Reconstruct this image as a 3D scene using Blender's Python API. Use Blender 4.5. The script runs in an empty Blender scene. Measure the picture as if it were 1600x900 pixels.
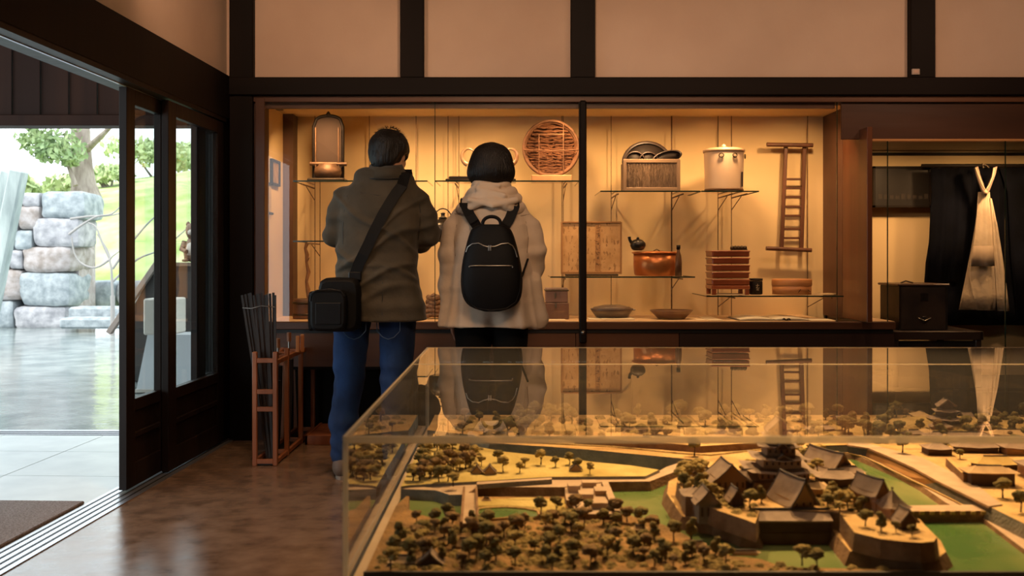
import bpy, math, random
import numpy as np
from mathutils import Vector, Matrix, noise
C = bpy.context.scene.collection
R = math.radians
random.seed(7)
CAMZ, FPX, HX, HY = 1.07, 1500.0, 800.0, 402.0
# ---------------------------------------------------------------- camera
cam = bpy.data.cameras.new('camera'); camo = bpy.data.objects.new('camera', cam); C.objects.link(camo)
camo.location = (0, 0, CAMZ); camo.rotation_euler = (R(90), 0, 0)
cam.sensor_width = 36.0; cam.lens = FPX * 36.0 / 1600.0; cam.shift_y = (HY - 450.0) / 1600.0
cam.clip_start = 0.05; cam.clip_end = 400
cam.dof.use_dof = True; cam.dof.focus_distance = 4.9; cam.dof.aperture_fstop = 4.6
bpy.context.scene.camera = camo
# ---------------------------------------------------------------- view and world
sc = bpy.context.scene
sc.view_settings.view_transform = 'Standard'; sc.view_settings.look = 'None'
sc.view_settings.exposure = 0.0; sc.view_settings.gamma = 1.0
sc.view_settings.use_curve_mapping = False
try:
    sc.cycles.max_bounces = 12; sc.cycles.diffuse_bounces = 4; sc.cycles.glossy_bounces = 5
    sc.cycles.transparent_max_bounces = 40; sc.cycles.use_denoising = True
    sc.cycles.sample_clamp_indirect = 6.0; sc.cycles.caustics_reflective = False; sc.cycles.caustics_refractive = False
except Exception: pass
wd = bpy.data.worlds.new('sky'); sc.world = wd; wd.use_nodes = True
bg = wd.node_tree.nodes['Background']; bg.inputs[0].default_value = (0.86, 0.96, 1.0, 1); bg.inputs[1].default_value = 3.4
sun = bpy.data.lights.new('sun', 'SUN'); suno = bpy.data.objects.new('sun', sun); C.objects.link(suno)
sun.energy = 3.0; sun.angle = R(12); sun.color = (1.0, 0.96, 0.88); suno.rotation_euler = (R(38), 0, R(-35))

def area(name, loc, size, power, color, aim, spread=180, sizey=None):
    l = bpy.data.lights.new(name, 'AREA'); o = bpy.data.objects.new(name, l); C.objects.link(o)
    l.size = size; l.energy = power; l.color = color; l.spread = R(spread)
    if sizey: l.shape = 'RECTANGLE'; l.size_y = sizey
    o.location = loc; o.rotation_euler = (Vector(aim) - Vector(loc)).to_track_quat('-Z', 'Y').to_euler()
    return o
def spot(name, loc, aim, power, color, angle, blend=.6, r=.04):
    l = bpy.data.lights.new(name, 'SPOT'); o = bpy.data.objects.new(name, l); C.objects.link(o)
    l.energy = power; l.color = color; l.spot_size = R(angle); l.spot_blend = blend; l.shadow_soft_size = r
    o.location = loc; o.rotation_euler = (Vector(aim) - Vector(loc)).to_track_quat('-Z', 'Y').to_euler()
    return o
WARM = (1.0, 0.56, 0.25); WARM2 = (1.0, 0.56, 0.27)
# strip lamps in the showcases (behind the head board), ceiling spots over the model, added fills for wall, floor and people
for _x in (-1.15, -.65, -.15, .30, .80, 1.30, 1.80):
    area('case_lamp', (_x, 5.70, 1.935), .07, 3.7, WARM, (_x, 6.2, 1.15), 122)
for _x in (2.35, 3.0, 3.7):
    area('case_lamp', (_x, 5.70, 1.71), .07, 3.2, WARM, (_x, 6.2, 1.0), 130)
spot('unseen_spot_light', (1.15, 3.75, 2.85), (.95, 2.25, .52), 520, (1, .60, .25), 52, .8, .05)
spot('unseen_spot_light', (.1, 3.7, 2.85), (.25, 2.4, .52), 330, (1, .60, .25), 46, .8, .05)
spot('unseen_spot_light', (2.0, 3.2, 2.85), (1.6, 2.3, .52), 170, (1, .58, .25), 50, .8, .05)
for _x in (-1.3, .1, 1.5, 2.9):
    spot('unseen_spot_light', (_x, 3.9, 2.92), (_x, 5.6, 2.0), 50, (1, .56, .34), 90, 1.0, .12)  # added wash, no known fixtures: brightens the upper plaster, fading upward
area('added_fill_light', (.4, 2.2, 2.9), 2.0, 26, (1, .64, .38), (.2, 4.2, .6), 170, .7)  # added soft fill for floor and room, kept out of the glass reflections
spot('unseen_spot_light', (.3, 1.4, 2.9), (-.15, 4.7, 1.45), 135, (1, .62, .38), 30, .9, .2)  # added fill from the camera side, brightens the backs of both people
spot('unseen_spot_light', (-.9, 3.5, 2.9), (-.85, 4.0, .0), 130, (1, .58, .30), 62, .9, .15)  # added warm fill that brightens the floor

# ---------------------------------------------------------------- helpers
def W(px, py, D): return Vector(((px - HX) / FPX * D, D, CAMZ + (HY - py) / FPX * D))
def G(px, py, z):
    D = (CAMZ - z) * FPX / (py - HY); return Vector(((px - HX) / FPX * D, D, z))
TH = math.atan(57 / 1500.0); CT, ST = math.cos(TH), math.sin(TH)
def L(u, v, z): return Vector((u * CT + v * ST, v * CT - u * ST, z))   # frame of the left wall

def nodes(m):
    nt = m.node_tree; return nt, nt.nodes, nt.links, nt.nodes['Principled BSDF']
MATS = {}
def mat(name, c, rough=.6, c2=None, scale=8, metal=0, bump=0, bscale=40, stretch=(1, 1, 1), spec=.5, detail=4, coat=0, sheen=0, lo=.35, hi=.65, emit=None, es=1, trans=0, subs=0, rvar=0):
    m = bpy.data.materials.new(name); m.use_nodes = True; nt, N, K, b = nodes(m); MATS[name] = m
    b.inputs['Base Color'].default_value = (*c, 1); b.inputs['Roughness'].default_value = rough
    b.inputs['Metallic'].default_value = metal; b.inputs['Specular IOR Level'].default_value = spec
    b.inputs['Coat Weight'].default_value = coat; b.inputs['Sheen Weight'].default_value = sheen
    if subs: b.inputs['Subsurface Weight'].default_value = subs; b.inputs['Subsurface Radius'].default_value = (.01, .004, .002)
    if emit: b.inputs['Emission Color'].default_value = (*emit, 1); b.inputs['Emission Strength'].default_value = es
    if c2 or bump or rvar:
        tc = N.new('ShaderNodeTexCoord'); mp = N.new('ShaderNodeMapping'); mp.inputs['Scale'].default_value = stretch
        K.new(tc.outputs['Object'], mp.inputs[0])
    if c2 or rvar:
        n = N.new('ShaderNodeTexNoise'); n.inputs['Scale'].default_value = scale; n.inputs['Detail'].default_value = detail
        K.new(mp.outputs[0], n.inputs[0])
        if c2:
            r = N.new('ShaderNodeValToRGB'); r.color_ramp.elements[0].position = lo; r.color_ramp.elements[1].position = hi
            r.color_ramp.elements[0].color = (*c, 1); r.color_ramp.elements[1].color = (*c2, 1)
            K.new(n.outputs[0], r.inputs[0]); K.new(r.outputs[0], b.inputs['Base Color'])
        if rvar:
            a = N.new('ShaderNodeMath'); a.operation = 'MULTIPLY_ADD'; a.inputs[1].default_value = rvar; a.inputs[2].default_value = rough - rvar * .5
            K.new(n.outputs[0], a.inputs[0]); K.new(a.outputs[0], b.inputs['Roughness'])
    if bump:
        n2 = N.new('ShaderNodeTexNoise'); n2.inputs['Scale'].default_value = bscale; n2.inputs['Detail'].default_value = 3
        K.new(mp.outputs[0], n2.inputs[0]); bp = N.new('ShaderNodeBump'); bp.inputs['Strength'].default_value = bump; bp.inputs['Distance'].default_value = .01
        K.new(n2.outputs[0], bp.inputs['Height']); K.new(bp.outputs[0], b.inputs['Normal'])
    return m
def glassmat(name, tint=(1, 1, 1), base=.04, gl=(1, 1, 1), rough=0.0, haze=0):
    m = bpy.data.materials.new(name); m.use_nodes = True; nt = m.node_tree; N, K = nt.nodes, nt.links; MATS[name] = m
    N.remove(N['Principled BSDF']); out = N['Material Output']
    t = N.new('ShaderNodeBsdfTransparent'); t.inputs[0].default_value = (*tint, 1)
    g = N.new('ShaderNodeBsdfGlossy'); g.inputs['Roughness'].default_value = rough; g.inputs[0].default_value = (*gl, 1)
    lw = N.new('ShaderNodeLayerWeight'); lw.inputs[0].default_value = .5
    p = N.new('ShaderNodeMath'); p.operation = 'POWER'; p.inputs[1].default_value = 5; K.new(lw.outputs['Facing'], p.inputs[0])
    a = N.new('ShaderNodeMath'); a.operation = 'MULTIPLY_ADD'; a.inputs[1].default_value = 1 - base; a.inputs[2].default_value = base; K.new(p.outputs[0], a.inputs[0])
    mx = N.new('ShaderNodeMixShader'); K.new(a.outputs[0], mx.inputs[0]); K.new(t.outputs[0], mx.inputs[1]); K.new(g.outputs[0], mx.inputs[2])
    if haze:   # fine dust and scratches on the plastic
        d = N.new('ShaderNodeBsdfDiffuse'); d.inputs[0].default_value = (.8, .76, .7, 1); m3 = N.new('ShaderNodeMixShader'); m3.inputs[0].default_value = haze
        K.new(mx.outputs[0], m3.inputs[1]); K.new(d.outputs[0], m3.inputs[2]); mx = m3
    K.new(mx.outputs[0], out.inputs[0])
    return m
def planks(name, c, c2, axis_scale, rough=.5, bump=.3):   # wood grain running along one axis
    return mat(name, c, rough, c2, 6, bump=bump, bscale=14, stretch=axis_scale, detail=6)

class MB:
    def __init__(s): s.v = []; s.f = []; s.mi = []; s.sm = []; s.cur = 0; s.smooth = False
    def add(s, vs, fs, smooth=None):
        o = len(s.v); s.v += [Vector(p) for p in vs]
        for f in fs: s.f.append([i + o for i in f]); s.mi.append(s.cur); s.sm.append(s.smooth if smooth is None else smooth)
        return s
    def box(s, a, b, bevel=0):
        (x0, y0, z0), (x1, y1, z1) = a, b
        x0, x1 = min(x0, x1), max(x0, x1); y0, y1 = min(y0, y1), max(y0, y1); z0, z1 = min(z0, z1), max(z0, z1)
        if bevel <= 0:
            return s.add([(x0,y0,z0),(x1,y0,z0),(x1,y1,z0),(x0,y1,z0),(x0,y0,z1),(x1,y0,z1),(x1,y1,z1),(x0,y1,z1)],
                         [(0,3,2,1),(4,5,6,7),(0,1,5,4),(1,2,6,5),(2,3,7,6),(3,0,4,7)], False)
        c = Vector(((x0+x1)/2, (y0+y1)/2, (z0+z1)/2))
        hx, hy, hz = (x1-x0)/2, (y1-y0)/2, (z1-z0)/2; k = min(bevel, hx*.9, hy*.9, hz*.9)
        return s.obox(c, (hx, hy, hz), Matrix.Identity(3), k)
    def obox(s, c, h, rot, k=0):
        hx, hy, hz = h
        if k <= 0:
            vs = [rot @ Vector((sx*hx, sy*hy, sz*hz)) + Vector(c) for sz in (-1,1) for sx, sy in ((-1,-1),(1,-1),(1,1),(-1,1))]
            return s.add(vs, [(0,3,2,1),(4,5,6,7),(0,1,5,4),(1,2,6,5),(2,3,7,6),(3,0,4,7)], False)
        def ring(ix, iy, z): return [(-ix+0,-iy,z)]
        vs = []
        for (z, dx, dy, e) in ((-hz, k, k, 0), (-hz+k, 0, 0, 1), (hz-k, 0, 0, 1), (hz, k, k, 0)):
            ax, ay = hx-dx, hy-dy; q = k if e else 0.0001
            vs += [(-ax+q,-ay,z),(ax-q,-ay,z),(ax,-ay+q,z),(ax,ay-q,z),(ax-q,ay,z),(-ax+q,ay,z),(-ax,ay-q,z),(-ax,-ay+q,z)]
        vs = [rot @ Vector(p) + Vector(c) for p in vs]
        fs = [tuple(range(7, -1, -1)), tuple(range(24, 32))]
        for r in range(3):
            for i in range(8):
                j = (i+1) % 8; fs.append((r*8+i, r*8+j, r*8+8+j, r*8+8+i))
        return s.add(vs, fs, False)
    def bar(s, p, q, w, h=None, up=(0,0,1), k=0):   # straight bar of rectangular section
        p, q = Vector(p), Vector(q); d = (q-p); ln = d.length; d.normalize(); u = Vector(up)
        if abs(d.dot(u)) > .98: u = Vector((1,0,0))
        x = d.cross(u).normalized(); z = x.cross(d)
        rot = Matrix((x, d, z)).transposed()
        return s.obox((p+q)/2, (w/2, ln/2, (h or w)/2), rot, k)
    def tube(s, pts, r, n=10, closed=False, cap=True):
        pts = [Vector(p) for p in pts]; m = len(pts); rr = r if isinstance(r, (list, tuple)) else [r]*m
        vs = []; prev = None
        for i, p in enumerate(pts):
            if closed: t = pts[(i+1) % m] - pts[i-1]
            else: t = pts[min(i+1, m-1)] - pts[max(i-1, 0)]
            t.normalize()
            if prev is None:
                a = Vector((0,0,1)) if abs(t.z) < .9 else Vector((1,0,0)); x = t.cross(a).normalized()
            else: x = (prev - t*prev.dot(t)).normalized()
            prev = x; y = t.cross(x)
            vs += [p + (x*math.cos(2*math.pi*k/n) + y*math.sin(2*math.pi*k/n))*rr[i] for k in range(n)]
        fs = []
        for i in range(m if closed else m-1):
            j = (i+1) % m
            for k in range(n): l = (k+1) % n; fs.append((i*n+k, i*n+l, j*n+l, j*n+k))
        s.add(vs, fs, True)
        if cap and not closed:
            s.add(vs[:n], [tuple(range(n-1,-1,-1))], False); s.add(vs[-n:], [tuple(range(n))], False)
        return s
    def lathe(s, prof, c=(0,0,0), n=32, sx=1, sy=1, smooth=True, ang=0):
        c = Vector(c); vs = []; fs = []; m = len(prof)
        for r, z in prof:
            for k in range(n):
                a = 2*math.pi*k/n + ang; vs.append(c + Vector((r*math.cos(a)*sx, r*math.sin(a)*sy, z)))
        for i in range(m-1):
            for k in range(n): l = (k+1) % n; fs.append((i*n+k, i*n+l, (i+1)*n+l, (i+1)*n+k))
        if prof[0][0] > 1e-6: fs.append(tuple(range(n-1,-1,-1)))
        if prof[-1][0] > 1e-6: fs.append(tuple((m-1)*n+k for k in range(n)))
        return s.add(vs, fs, smooth)
    def prism(s, poly, z0, z1, off=0.0, sm=False):  # poly world xy (ccw or cw), bottom offset outward by off
        P = [Vector((p[0], p[1])) for p in poly]; n = len(P)
        A = sum(P[i].x*P[(i+1)%n].y - P[(i+1)%n].x*P[i].y for i in range(n))
        if A < 0: P.reverse()
        B = []
        for i in range(n):
            e1 = (P[i]-P[i-1]).normalized(); e2 = (P[(i+1)%n]-P[i]).normalized()
            n1 = Vector((e1.y, -e1.x)); n2 = Vector((e2.y, -e2.x)); m = (n1+n2)
            m = m/max(.45, m.length_squared/2) if m.length > 1e-6 else n1
            B.append(P[i] + m*off)
        vs = [(p.x, p.y, z0) for p in B] + [(p.x, p.y, z1) for p in P]
        c0 = s.cur
        for i in range(n):
            j = (i+1) % n; s.add([vs[i], vs[j], vs[n+j], vs[n+i]], [(0,1,2,3)], sm)
        return P
    def face(s, pts, z=None, flip=False):
        vs = [(p[0], p[1], z if z is not None else p[2]) for p in pts]
        return s.add(vs, [tuple(range(len(vs)))[::-1] if flip else tuple(range(len(vs)))], False)
    def loft(s, rings, closed=True, cap=True, smooth=True):
        n = len(rings[0]); vs = [p for r in rings for p in r]; fs = []
        for i in range(len(rings)-1):
            for k in range(n if closed else n-1): l = (k+1) % n; fs.append((i*n+k, i*n+l, (i+1)*n+l, (i+1)*n+k))
        s.add(vs, fs, smooth)
        if cap: s.add(rings[0], [tuple(range(n-1,-1,-1))], False); s.add(rings[-1], [tuple(range(n))], False)
        return s
    def build(s, name, mats, parent=None, bevel=0, loc=None, solid=0, sub=0):
        me = bpy.data.meshes.new(name); off = Vector((0,0,0)); q = parent
        while q is not None: off += q.location; q = q.parent
        if loc is not None: off += Vector(loc)
        me.from_pydata([tuple(v-off) for v in s.v], [], s.f)
        for m in (mats if isinstance(mats, (list, tuple)) else [mats]): me.materials.append(m)
        me.polygons.foreach_set('material_index', s.mi); me.polygons.foreach_set('use_smooth', s.sm); me.update()
        o = bpy.data.objects.new(name, me); C.objects.link(o); o.parent = parent
        if loc is not None: o.location = loc
        if solid: md = o.modifiers.new('t', 'SOLIDIFY'); md.thickness = solid; md.offset = 0
        if bevel: md = o.modifiers.new('b', 'BEVEL'); md.width = bevel; md.segments = 2; md.limit_method = 'ANGLE'
        if sub: md = o.modifiers.new('s', 'SUBSURF'); md.levels = sub; md.render_levels = sub
        return o
def tag(o, label=None, cat=None, group=None, kind=None):
    if label: o['label'] = label
    if cat: o['category'] = cat
    if group: o['group'] = group
    if kind: o['kind'] = kind
    return o
def thing(name, loc, label, cat, group=None):
    o = bpy.data.objects.new(name, None); C.objects.link(o); o.location = loc; o.empty_display_size = .1
    return tag(o, label, cat, group)
def struct(name, mb, m, parent=None, **k):
    o = mb.build(name, m, parent, **k)
    if parent is None: o['kind'] = 'structure'
    return o
def copy_tree(o, parent=None):
    c = o.copy(); C.objects.link(c); c.parent = parent
    for ch in [x for x in o.children]: copy_tree(ch, c)
    return c
def frot(az): return Matrix.Rotation(az, 3, 'Z')
def empty_struct(name, loc=(0,0,0)):
    o = bpy.data.objects.new(name, None); C.objects.link(o); o.location = loc; o['kind'] = 'structure'; return o
# ---------------------------------------------------------------- materials of the shell
DARKWOOD = planks('dark_wood', (.0028, .0014, .0009), (.007, .0035, .0022), (1, 1, .08), .6, .1)
DARKWOODX = planks('dark_wood_horizontal', (.0028, .0014, .0009), (.007, .0035, .0022), (.06, 1, 1), .6, .1)
BROWNWOOD = planks('brown_wood', (.045, .018, .009), (.085, .034, .015), (1, 1, .08), .4, .12)
BROWNX = planks('brown_wood_horizontal', (.07, .028, .013), (.13, .055, .024), (.06, 1, 1), .4, .12)
REDWOOD = planks('red_brown_wood', (.085, .026, .010), (.135, .045, .017), (1, 1, .08), .35, .08)
LEAFWOOD = planks('door_wood', (.009, .0055, .0045), (.022, .012, .009), (1, 1, .08), .45, .2)
BOARDW = planks('entry_boards', (.030, .010, .005), (.055, .019, .009), (1, 1, .08), .6, .1)
PLASTER = mat('plaster', (.62, .48, .37), .9, (.68, .54, .42), 2.2, bump=.05, bscale=60)
CREAM = mat('case_cloth', (.72, .54, .28), .9, (.80, .60, .32), 1.5, bump=.03, bscale=120)
GLASS = glassmat('glass', (.97, .985, .975))
DOORGLASS = glassmat('door_glass', (.86, .90, .90))
ACRYL = glassmat('acrylic', (.985, .98, .965), .055, haze=.018)
EDGE = mat('acrylic_edge', (.78, .66, .46), .35, spec=.6)
GEDGE = mat('glass_edge', (.012, .03, .022), .15)
for _m in (DARKWOOD, DARKWOODX, LEAFWOOD, BOARDW): _m.node_tree.nodes['Principled BSDF'].inputs['Specular IOR Level'].default_value = .18
BLACK = mat('black_paint', (.006, .006, .006), .45)
METAL = mat('steel', (.35, .33, .30), .3, metal=1)
STRONG = mat('dark_metal', (.05, .035, .02), .45, metal=.6)
# polished stone floor
def floor_mat():
    m = mat('polished_floor', (.13, .082, .054), .2, (.28, .185, .125), 8.0, bump=.0, detail=14, lo=.27, hi=.73)
    nt, N, K, b = nodes(m)
    tc = N.new('ShaderNodeTexCoord'); n = N.new('ShaderNodeTexNoise'); n.inputs['Scale'].default_value = 8; n.inputs['Detail'].default_value = 10; n.inputs['Roughness'].default_value = .72
    K.new(tc.outputs['Object'], n.inputs[0])
    r = N.new('ShaderNodeMapRange'); r.inputs[1].default_value = .3; r.inputs[2].default_value = .7; r.inputs[3].default_value = .05; r.inputs[4].default_value = .26
    K.new(n.outputs[0], r.inputs[0]); K.new(r.outputs[0], b.inputs['Roughness'])
    bp = N.new('ShaderNodeBump'); bp.inputs['Strength'].default_value = .35; bp.inputs['Distance'].default_value = .004
    K.new(n.outputs[0], bp.inputs['Height']); K.new(bp.outputs[0], b.inputs['Normal'])
    return m
FLOORM = floor_mat()
TILE = mat('entry_tile', (.50, .54, .55), .3, (.60, .64, .64), 5, detail=6)
TRACKM = mat('track_steel', (.45, .47, .52), .3, metal=.8)
GROOVE = mat('groove', (.012, .012, .014), .6)
def wet_mat():
    m = mat('wet_paving', (.16, .19, .19), .06, (.34, .37, .36), 3.5, detail=8)
    nt, N, K, b = nodes(m)
    tc = N.new('ShaderNodeTexCoord'); mp = N.new('ShaderNodeMapping'); mp.inputs['Scale'].default_value = (1, 1.6, 1)
    n = N.new('ShaderNodeTexNoise'); n.inputs['Scale'].default_value = 9; n.inputs['Detail'].default_value = 6
    K.new(tc.outputs['Object'], mp.inputs[0]); K.new(mp.outputs[0], n.inputs[0])
    bp = N.new('ShaderNodeBump'); bp.inputs['Strength'].default_value = .35; bp.inputs['Distance'].default_value = .01
    K.new(n.outputs[0], bp.inputs['Height']); K.new(bp.outputs[0], b.inputs['Normal']); b.inputs['Specular IOR Level'].default_value = .8
    return m
WET = wet_mat()
BW = 5.60      # plane of the posts of the back wall
CB = 6.30      # plane of the back of the showcases
CTOP = 3.0
def X(px, D=BW): return (px - HX) / FPX * D
def Z(py, D=BW): return CAMZ + (HY - py) / FPX * D
# ---------------------------------------------------------------- floor, ceiling, walls
m = MB(); m.add([L(-1.85, -3.2, 0), (5.2, -3.3, 0), (5.2, 6.6, 0), L(-1.85, 6.5, 0)], [(0, 1, 2, 3)])
m.add([L(-1.85, -3.2, -.2), (5.2, -3.3, -.2), (5.2, 6.6, -.2), L(-1.85, 6.5, -.2)], [(3, 2, 1, 0)])
struct('floor', m, FLOORM)
m = MB(); m.box((-6, -3.4, CTOP), (5.4, 6.8, CTOP + .15)); struct('ceiling', m, DARKWOODX)
m = MB(); m.box((-2.6, -3.4, 0), (5.4, -3.25, CTOP)); struct('wall_rear', m, mat('rear_plaster', (.16, .11, .08), .9))
m = MB(); m.box((5.2, -3.3, 0), (5.35, 6.8, CTOP)); struct('wall_right', m, mat('right_plaster', (.20, .14, .10), .9))
# back wall: plaster above the beam
wb = empty_struct('wall_back')
ZB1, ZB0, ZL0 = Z(121), Z(149), Z(159)
xs = [358, 395, 625, 662, 892, 930, 1423, 1462]
posts = [(358, 395), (625, 662), (892, 930), (1423, 1462), (1955, 1993)]
m = MB(); m.box((X(340), BW + .05, ZB1 - .02), (5.2, BW + .16, CTOP)); m.build('plaster_panel', PLASTER, wb)
for a, b in posts:
    m = MB(); m.box((X(a), BW, ZB1 if a > 358 else 0.0), (X(b), BW + .10, CTOP), .004); m.build('post', DARKWOOD, wb)
m = MB(); m.box((X(358), BW - .015, ZB0), (5.2, BW + .14, ZB1), .004); m.build('beam', DARKWOODX, wb)
m = MB(); m.box((X(395), BW + .01, ZL0), (5.2, BW + .14, ZB0), .003); m.build('head_rail', BROWNX, wb)
m = MB(); m.box((X(1424), BW - .012, Z(117)), (X(1436), BW, Z(108)), .002); o = m.build('wall_socket', mat('socket_grey', (.5, .42, .36), .6), None)
tag(o, 'small square pale plate on the dark post above the right showcase', 'socket')
m = MB(); m.box((X(1426.5), BW - .015, Z(115)), (X(1433.5), BW - .012, Z(110)), .001); m.build('button', mat('socket_button', (.62, .45, .36), .6), o)
# solid wall left of the showcase (in shade) and structure round the cases
m = MB(); m.box((X(393), BW + .03, 0), (X(412), BW + .12, ZL0)); m.build('side_post', BROWNWOOD, wb)
m = MB(); m.box((-1.68, CB + .02, 0), (5.2, CB + .12, CTOP)); m.build('outer_skin', DARKWOOD, wb)
# left wall in its own frame
wl = empty_struct('wall_left')
UW = -1.862; V1 = 5.60
def lbox(m, u0, u1, v0, v1, z0, z1, k=0):
    c = (L(u0, v0, z0) + L(u1, v1, z1)) / 2
    return m.obox(c, (abs(u1-u0)/2, abs(v1-v0)/2, abs(z1-z0)/2), frot(-TH), k)
ZLT, ZLB = 2.13, 1.875
m = MB(); lbox(m, UW - .16, UW - .03, -3.3, V1, ZLT - .02, CTOP); m.build('plaster_panel', PLASTER, wl)
m = MB(); lbox(m, UW - .14, UW, -3.3, V1, ZLB, ZLT, .004); m.build('lintel', DARKWOOD, wl)
m = MB(); lbox(m, UW - .13, UW - .02, V1 - .10, V1 + .02, 0, ZLB); m.build('corner_post', DARKWOOD, wl)
m = MB(); lbox(m, -2.02, UW - .005, -3.3, V1 - .1, ZLB - .022, ZLB + .01); m.build('head_track', LEAFWOOD, wl)
m = MB(); lbox(m, -1.935, -1.925, -3.3, V1 - .1, ZLB - .026, ZLB - .018); m.build('head_groove', TRACKM, wl)
m = MB(); lbox(m, -1.99, -1.86, -3.3, .85, 0, ZLB - .02); m.build('wall_panel', DARKWOOD, wl)
m = MB(); lbox(m, -1.99, -1.86, 1.5, 3.1, 0, ZLB - .02); m.build('wall_panel', DARKWOOD, wl)
# floor track with its rails
m = MB(); lbox(m, -2.0, -1.84, -3.3, V1, -.01, .004); m.build('floor_track', TRACKM, wl)
for u in (-1.975, -1.94, -1.905, -1.87):
    m = MB(); lbox(m, u - .004, u + .004, -3.3, V1, .003, .0055); m.build('track_groove', GROOVE, wl)
# sliding glazed door leaves
def leaf(name, u0, u1, v0, v1, wst=.09, far=.09):
    zt = ZLB - .03; r = empty_struct(name, L((u0+u1)/2, (v0+v1)/2, 0)); r['kind'] = 'structure'
    for a, b in ((v0, v0 + wst), (v1 - far, v1)):
        m = MB(); lbox(m, u0, u1, a, b, .012, zt, .002); m.build('stile', LEAFWOOD, r)
    m = MB(); lbox(m, u0, u1, v0 + wst, v1 - far, 1.775, zt, .002); m.build('top_rail', LEAFWOOD, r)
    m = MB(); lbox(m, u0, u1, v0 + wst, v1 - far, .36, .415, .002); m.build('middle_rail', LEAFWOOD, r)
    m = MB(); lbox(m, u0, u1, v0 + wst, v1 - far, .012, .12, .002); m.build('bottom_rail', LEAFWOOD, r)
    m = MB(); lbox(m, u0, u1, v0 + wst, v1 - far, .235, .26, .002); m.build('cross_bar', LEAFWOOD, r)
    uc = (u0+u1)/2
    for z0, z1 in ((.12, .235), (.26, .36)):
        m = MB(); lbox(m, uc - .006, uc + .006, v0 + wst - .004, v1 - far + .004, z0, z1); m.build('lower_panel', LEAFWOOD, r)
    m = MB(); lbox(m, uc - .002, uc + .002, v0 + wst - .004, v1 - far + .004, .41, 1.78); m.build('pane', DOORGLASS, r)
    return r
leaf('door_1', -1.948, -1.912, 4.285, 4.77, .09, .10)
leaf('door_2', -1.905, -1.870, 4.66, 5.46, .10, .09)
leaf('door_3', -1.948, -1.912, 5.16, 5.5, .13, .06)
# ---------------------------------------------------------------- entry hall outside the sliding doors
EO = 5.72
m = MB(); m.box((-7.5, -3.3, -.12), (-1.0, EO + .25, -.012)); struct('floor_entry_bed', m, GROOVE)
pv = empty_struct('floor_entry')
us = [-1.995 - .07, -2.666, -3.27, -3.874, -4.478, -5.08]; vs_ = [5.66, 5.19, 4.61, 4.03, 3.45, 2.87, 2.29, 1.71, 1.13]
uu = [-2.004] + us[1:]
tid = 0
for i in range(len(uu)-1):
    for j in range(len(vs_)-1):
        m = MB(); lbox(m, uu[i+1] + .0025, uu[i] - .0025, vs_[j+1] + .0025, vs_[j] - .0025, -.03, 0.0); m.build('tile', TILE, pv)
m = MB(); lbox(m, -5.6, -2.004, -3, 1.12, -.03, 0); m.build('tile_field', TILE, pv)
m = MB(); m.box((-7.5, EO - .06, -.03), (-1.72, EO + .26, -.004)); m.build('outer_track', TRACKM, pv)
for k in range(5):
    y = EO - .04 + k * .055; m = MB(); m.box((-7.5, y, -.004), (-1.72, y + .018, -.002)); m.build('track_slot', GROOVE, pv)
wo = empty_struct('wall_entry')
zH0, zH1 = Z(197, EO), Z(180, EO)
m = MB(); m.box((-7.5, EO - .03, zH0), (-1.70, EO + .12, zH1), .004); m.build('header_beam', BOARDW, wo)
xb = -7.5; k = 0
while xb < -1.75:
    w = .085
    m = MB(); m.box((xb, EO + .03 + .012*(k % 2), zH1), (min(xb + w - .004, -1.72), EO + .06 + .012*(k % 2), CTOP)); m.build('board', BOARDW, wo); xb += w; k += 1
m = MB(); m.box((-1.79, EO - .03, 0), (-1.62, EO + .14, zH1)); m.build('jamb_post', LEAFWOOD, wo)
m = MB(); m.box((-1.75, EO + .02, 0), (-1.5, CB + .12, CTOP)); m.build('return_wall', DARKWOOD, wo)
# mat
m = MB(); mm = mat('mat_pile', (.24, .18, .16), .95, (.42, .34, .31), 130, bump=1.0, bscale=260, detail=2)
lbox(m, -5.0, -2.01, 2.9, 4.09, 0, .014, .004); o = m.build('door_mat', mm, None)
tag(o, 'grey-brown ribbed entrance mat beside the door track at left', 'mat')
# ---------------------------------------------------------------- outside
m = MB(); m.box((-30, EO + .26, -.2), (14, 14.8, -.006)); struct('ground_wet_paving', m, WET)
STONE = mat('granite', (.22, .22, .24), .85, (.42, .41, .43), 7, bump=1.0, bscale=16, detail=10)
STONE2 = mat('granite_brown', (.24, .20, .18), .85, (.42, .38, .38), 7, bump=1.0, bscale=16, detail=10)
STONE3 = mat('granite_blue', (.19, .22, .24), .85, (.36, .39, .41), 8, bump=1.0, bscale=16, detail=10)
GRASS = mat('grass_slope', (.26, .36, .10), .95, (.48, .52, .26), 1.6, bump=.6, bscale=14, detail=8)
def stone_mesh(c, h, seed, seg=7):
    vs = []; fs = []; m = MB()
    def face(ax, sg):
        base = len(vs)
        for i in range(seg+1):
            for j in range(seg+1):
                p = [0,0,0]; p[ax] = sg; p[(ax+1)%3] = sg*(2*i/seg-1); p[(ax+2)%3] = 2*j/seg-1
                v = Vector(p); e = 7.0
                r = (abs(v.x)**e + abs(v.y)**e + abs(v.z)**e) ** (1/e); v = v / r
                q = Vector((v.x*h[0], v.y*h[1], v.z*h[2]))
                d = noise.fractal(q*3.2 + Vector((seed*3.1, seed, 0)), .8, 2, 3) * .07 + noise.noise(q*1.4 + Vector((seed, 9, 2))) * .06
                q = q * (1 + d); vs.append(q + Vector(c))
        for i in range(seg):
            for j in range(seg):
                a = base + i*(seg+1) + j; fs.append((a, a+seg+1, a+seg+2, a+1))
    for ax in range(3):
        for sg in (-1, 1): face(ax, sg)
    m.add(vs, fs, True); return m
DS = 14.6
sw = thing('stone_wall', W(60, 512, DS) , 'rough grey granite block wall outside at the left edge of the doorway', 'wall')
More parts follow.
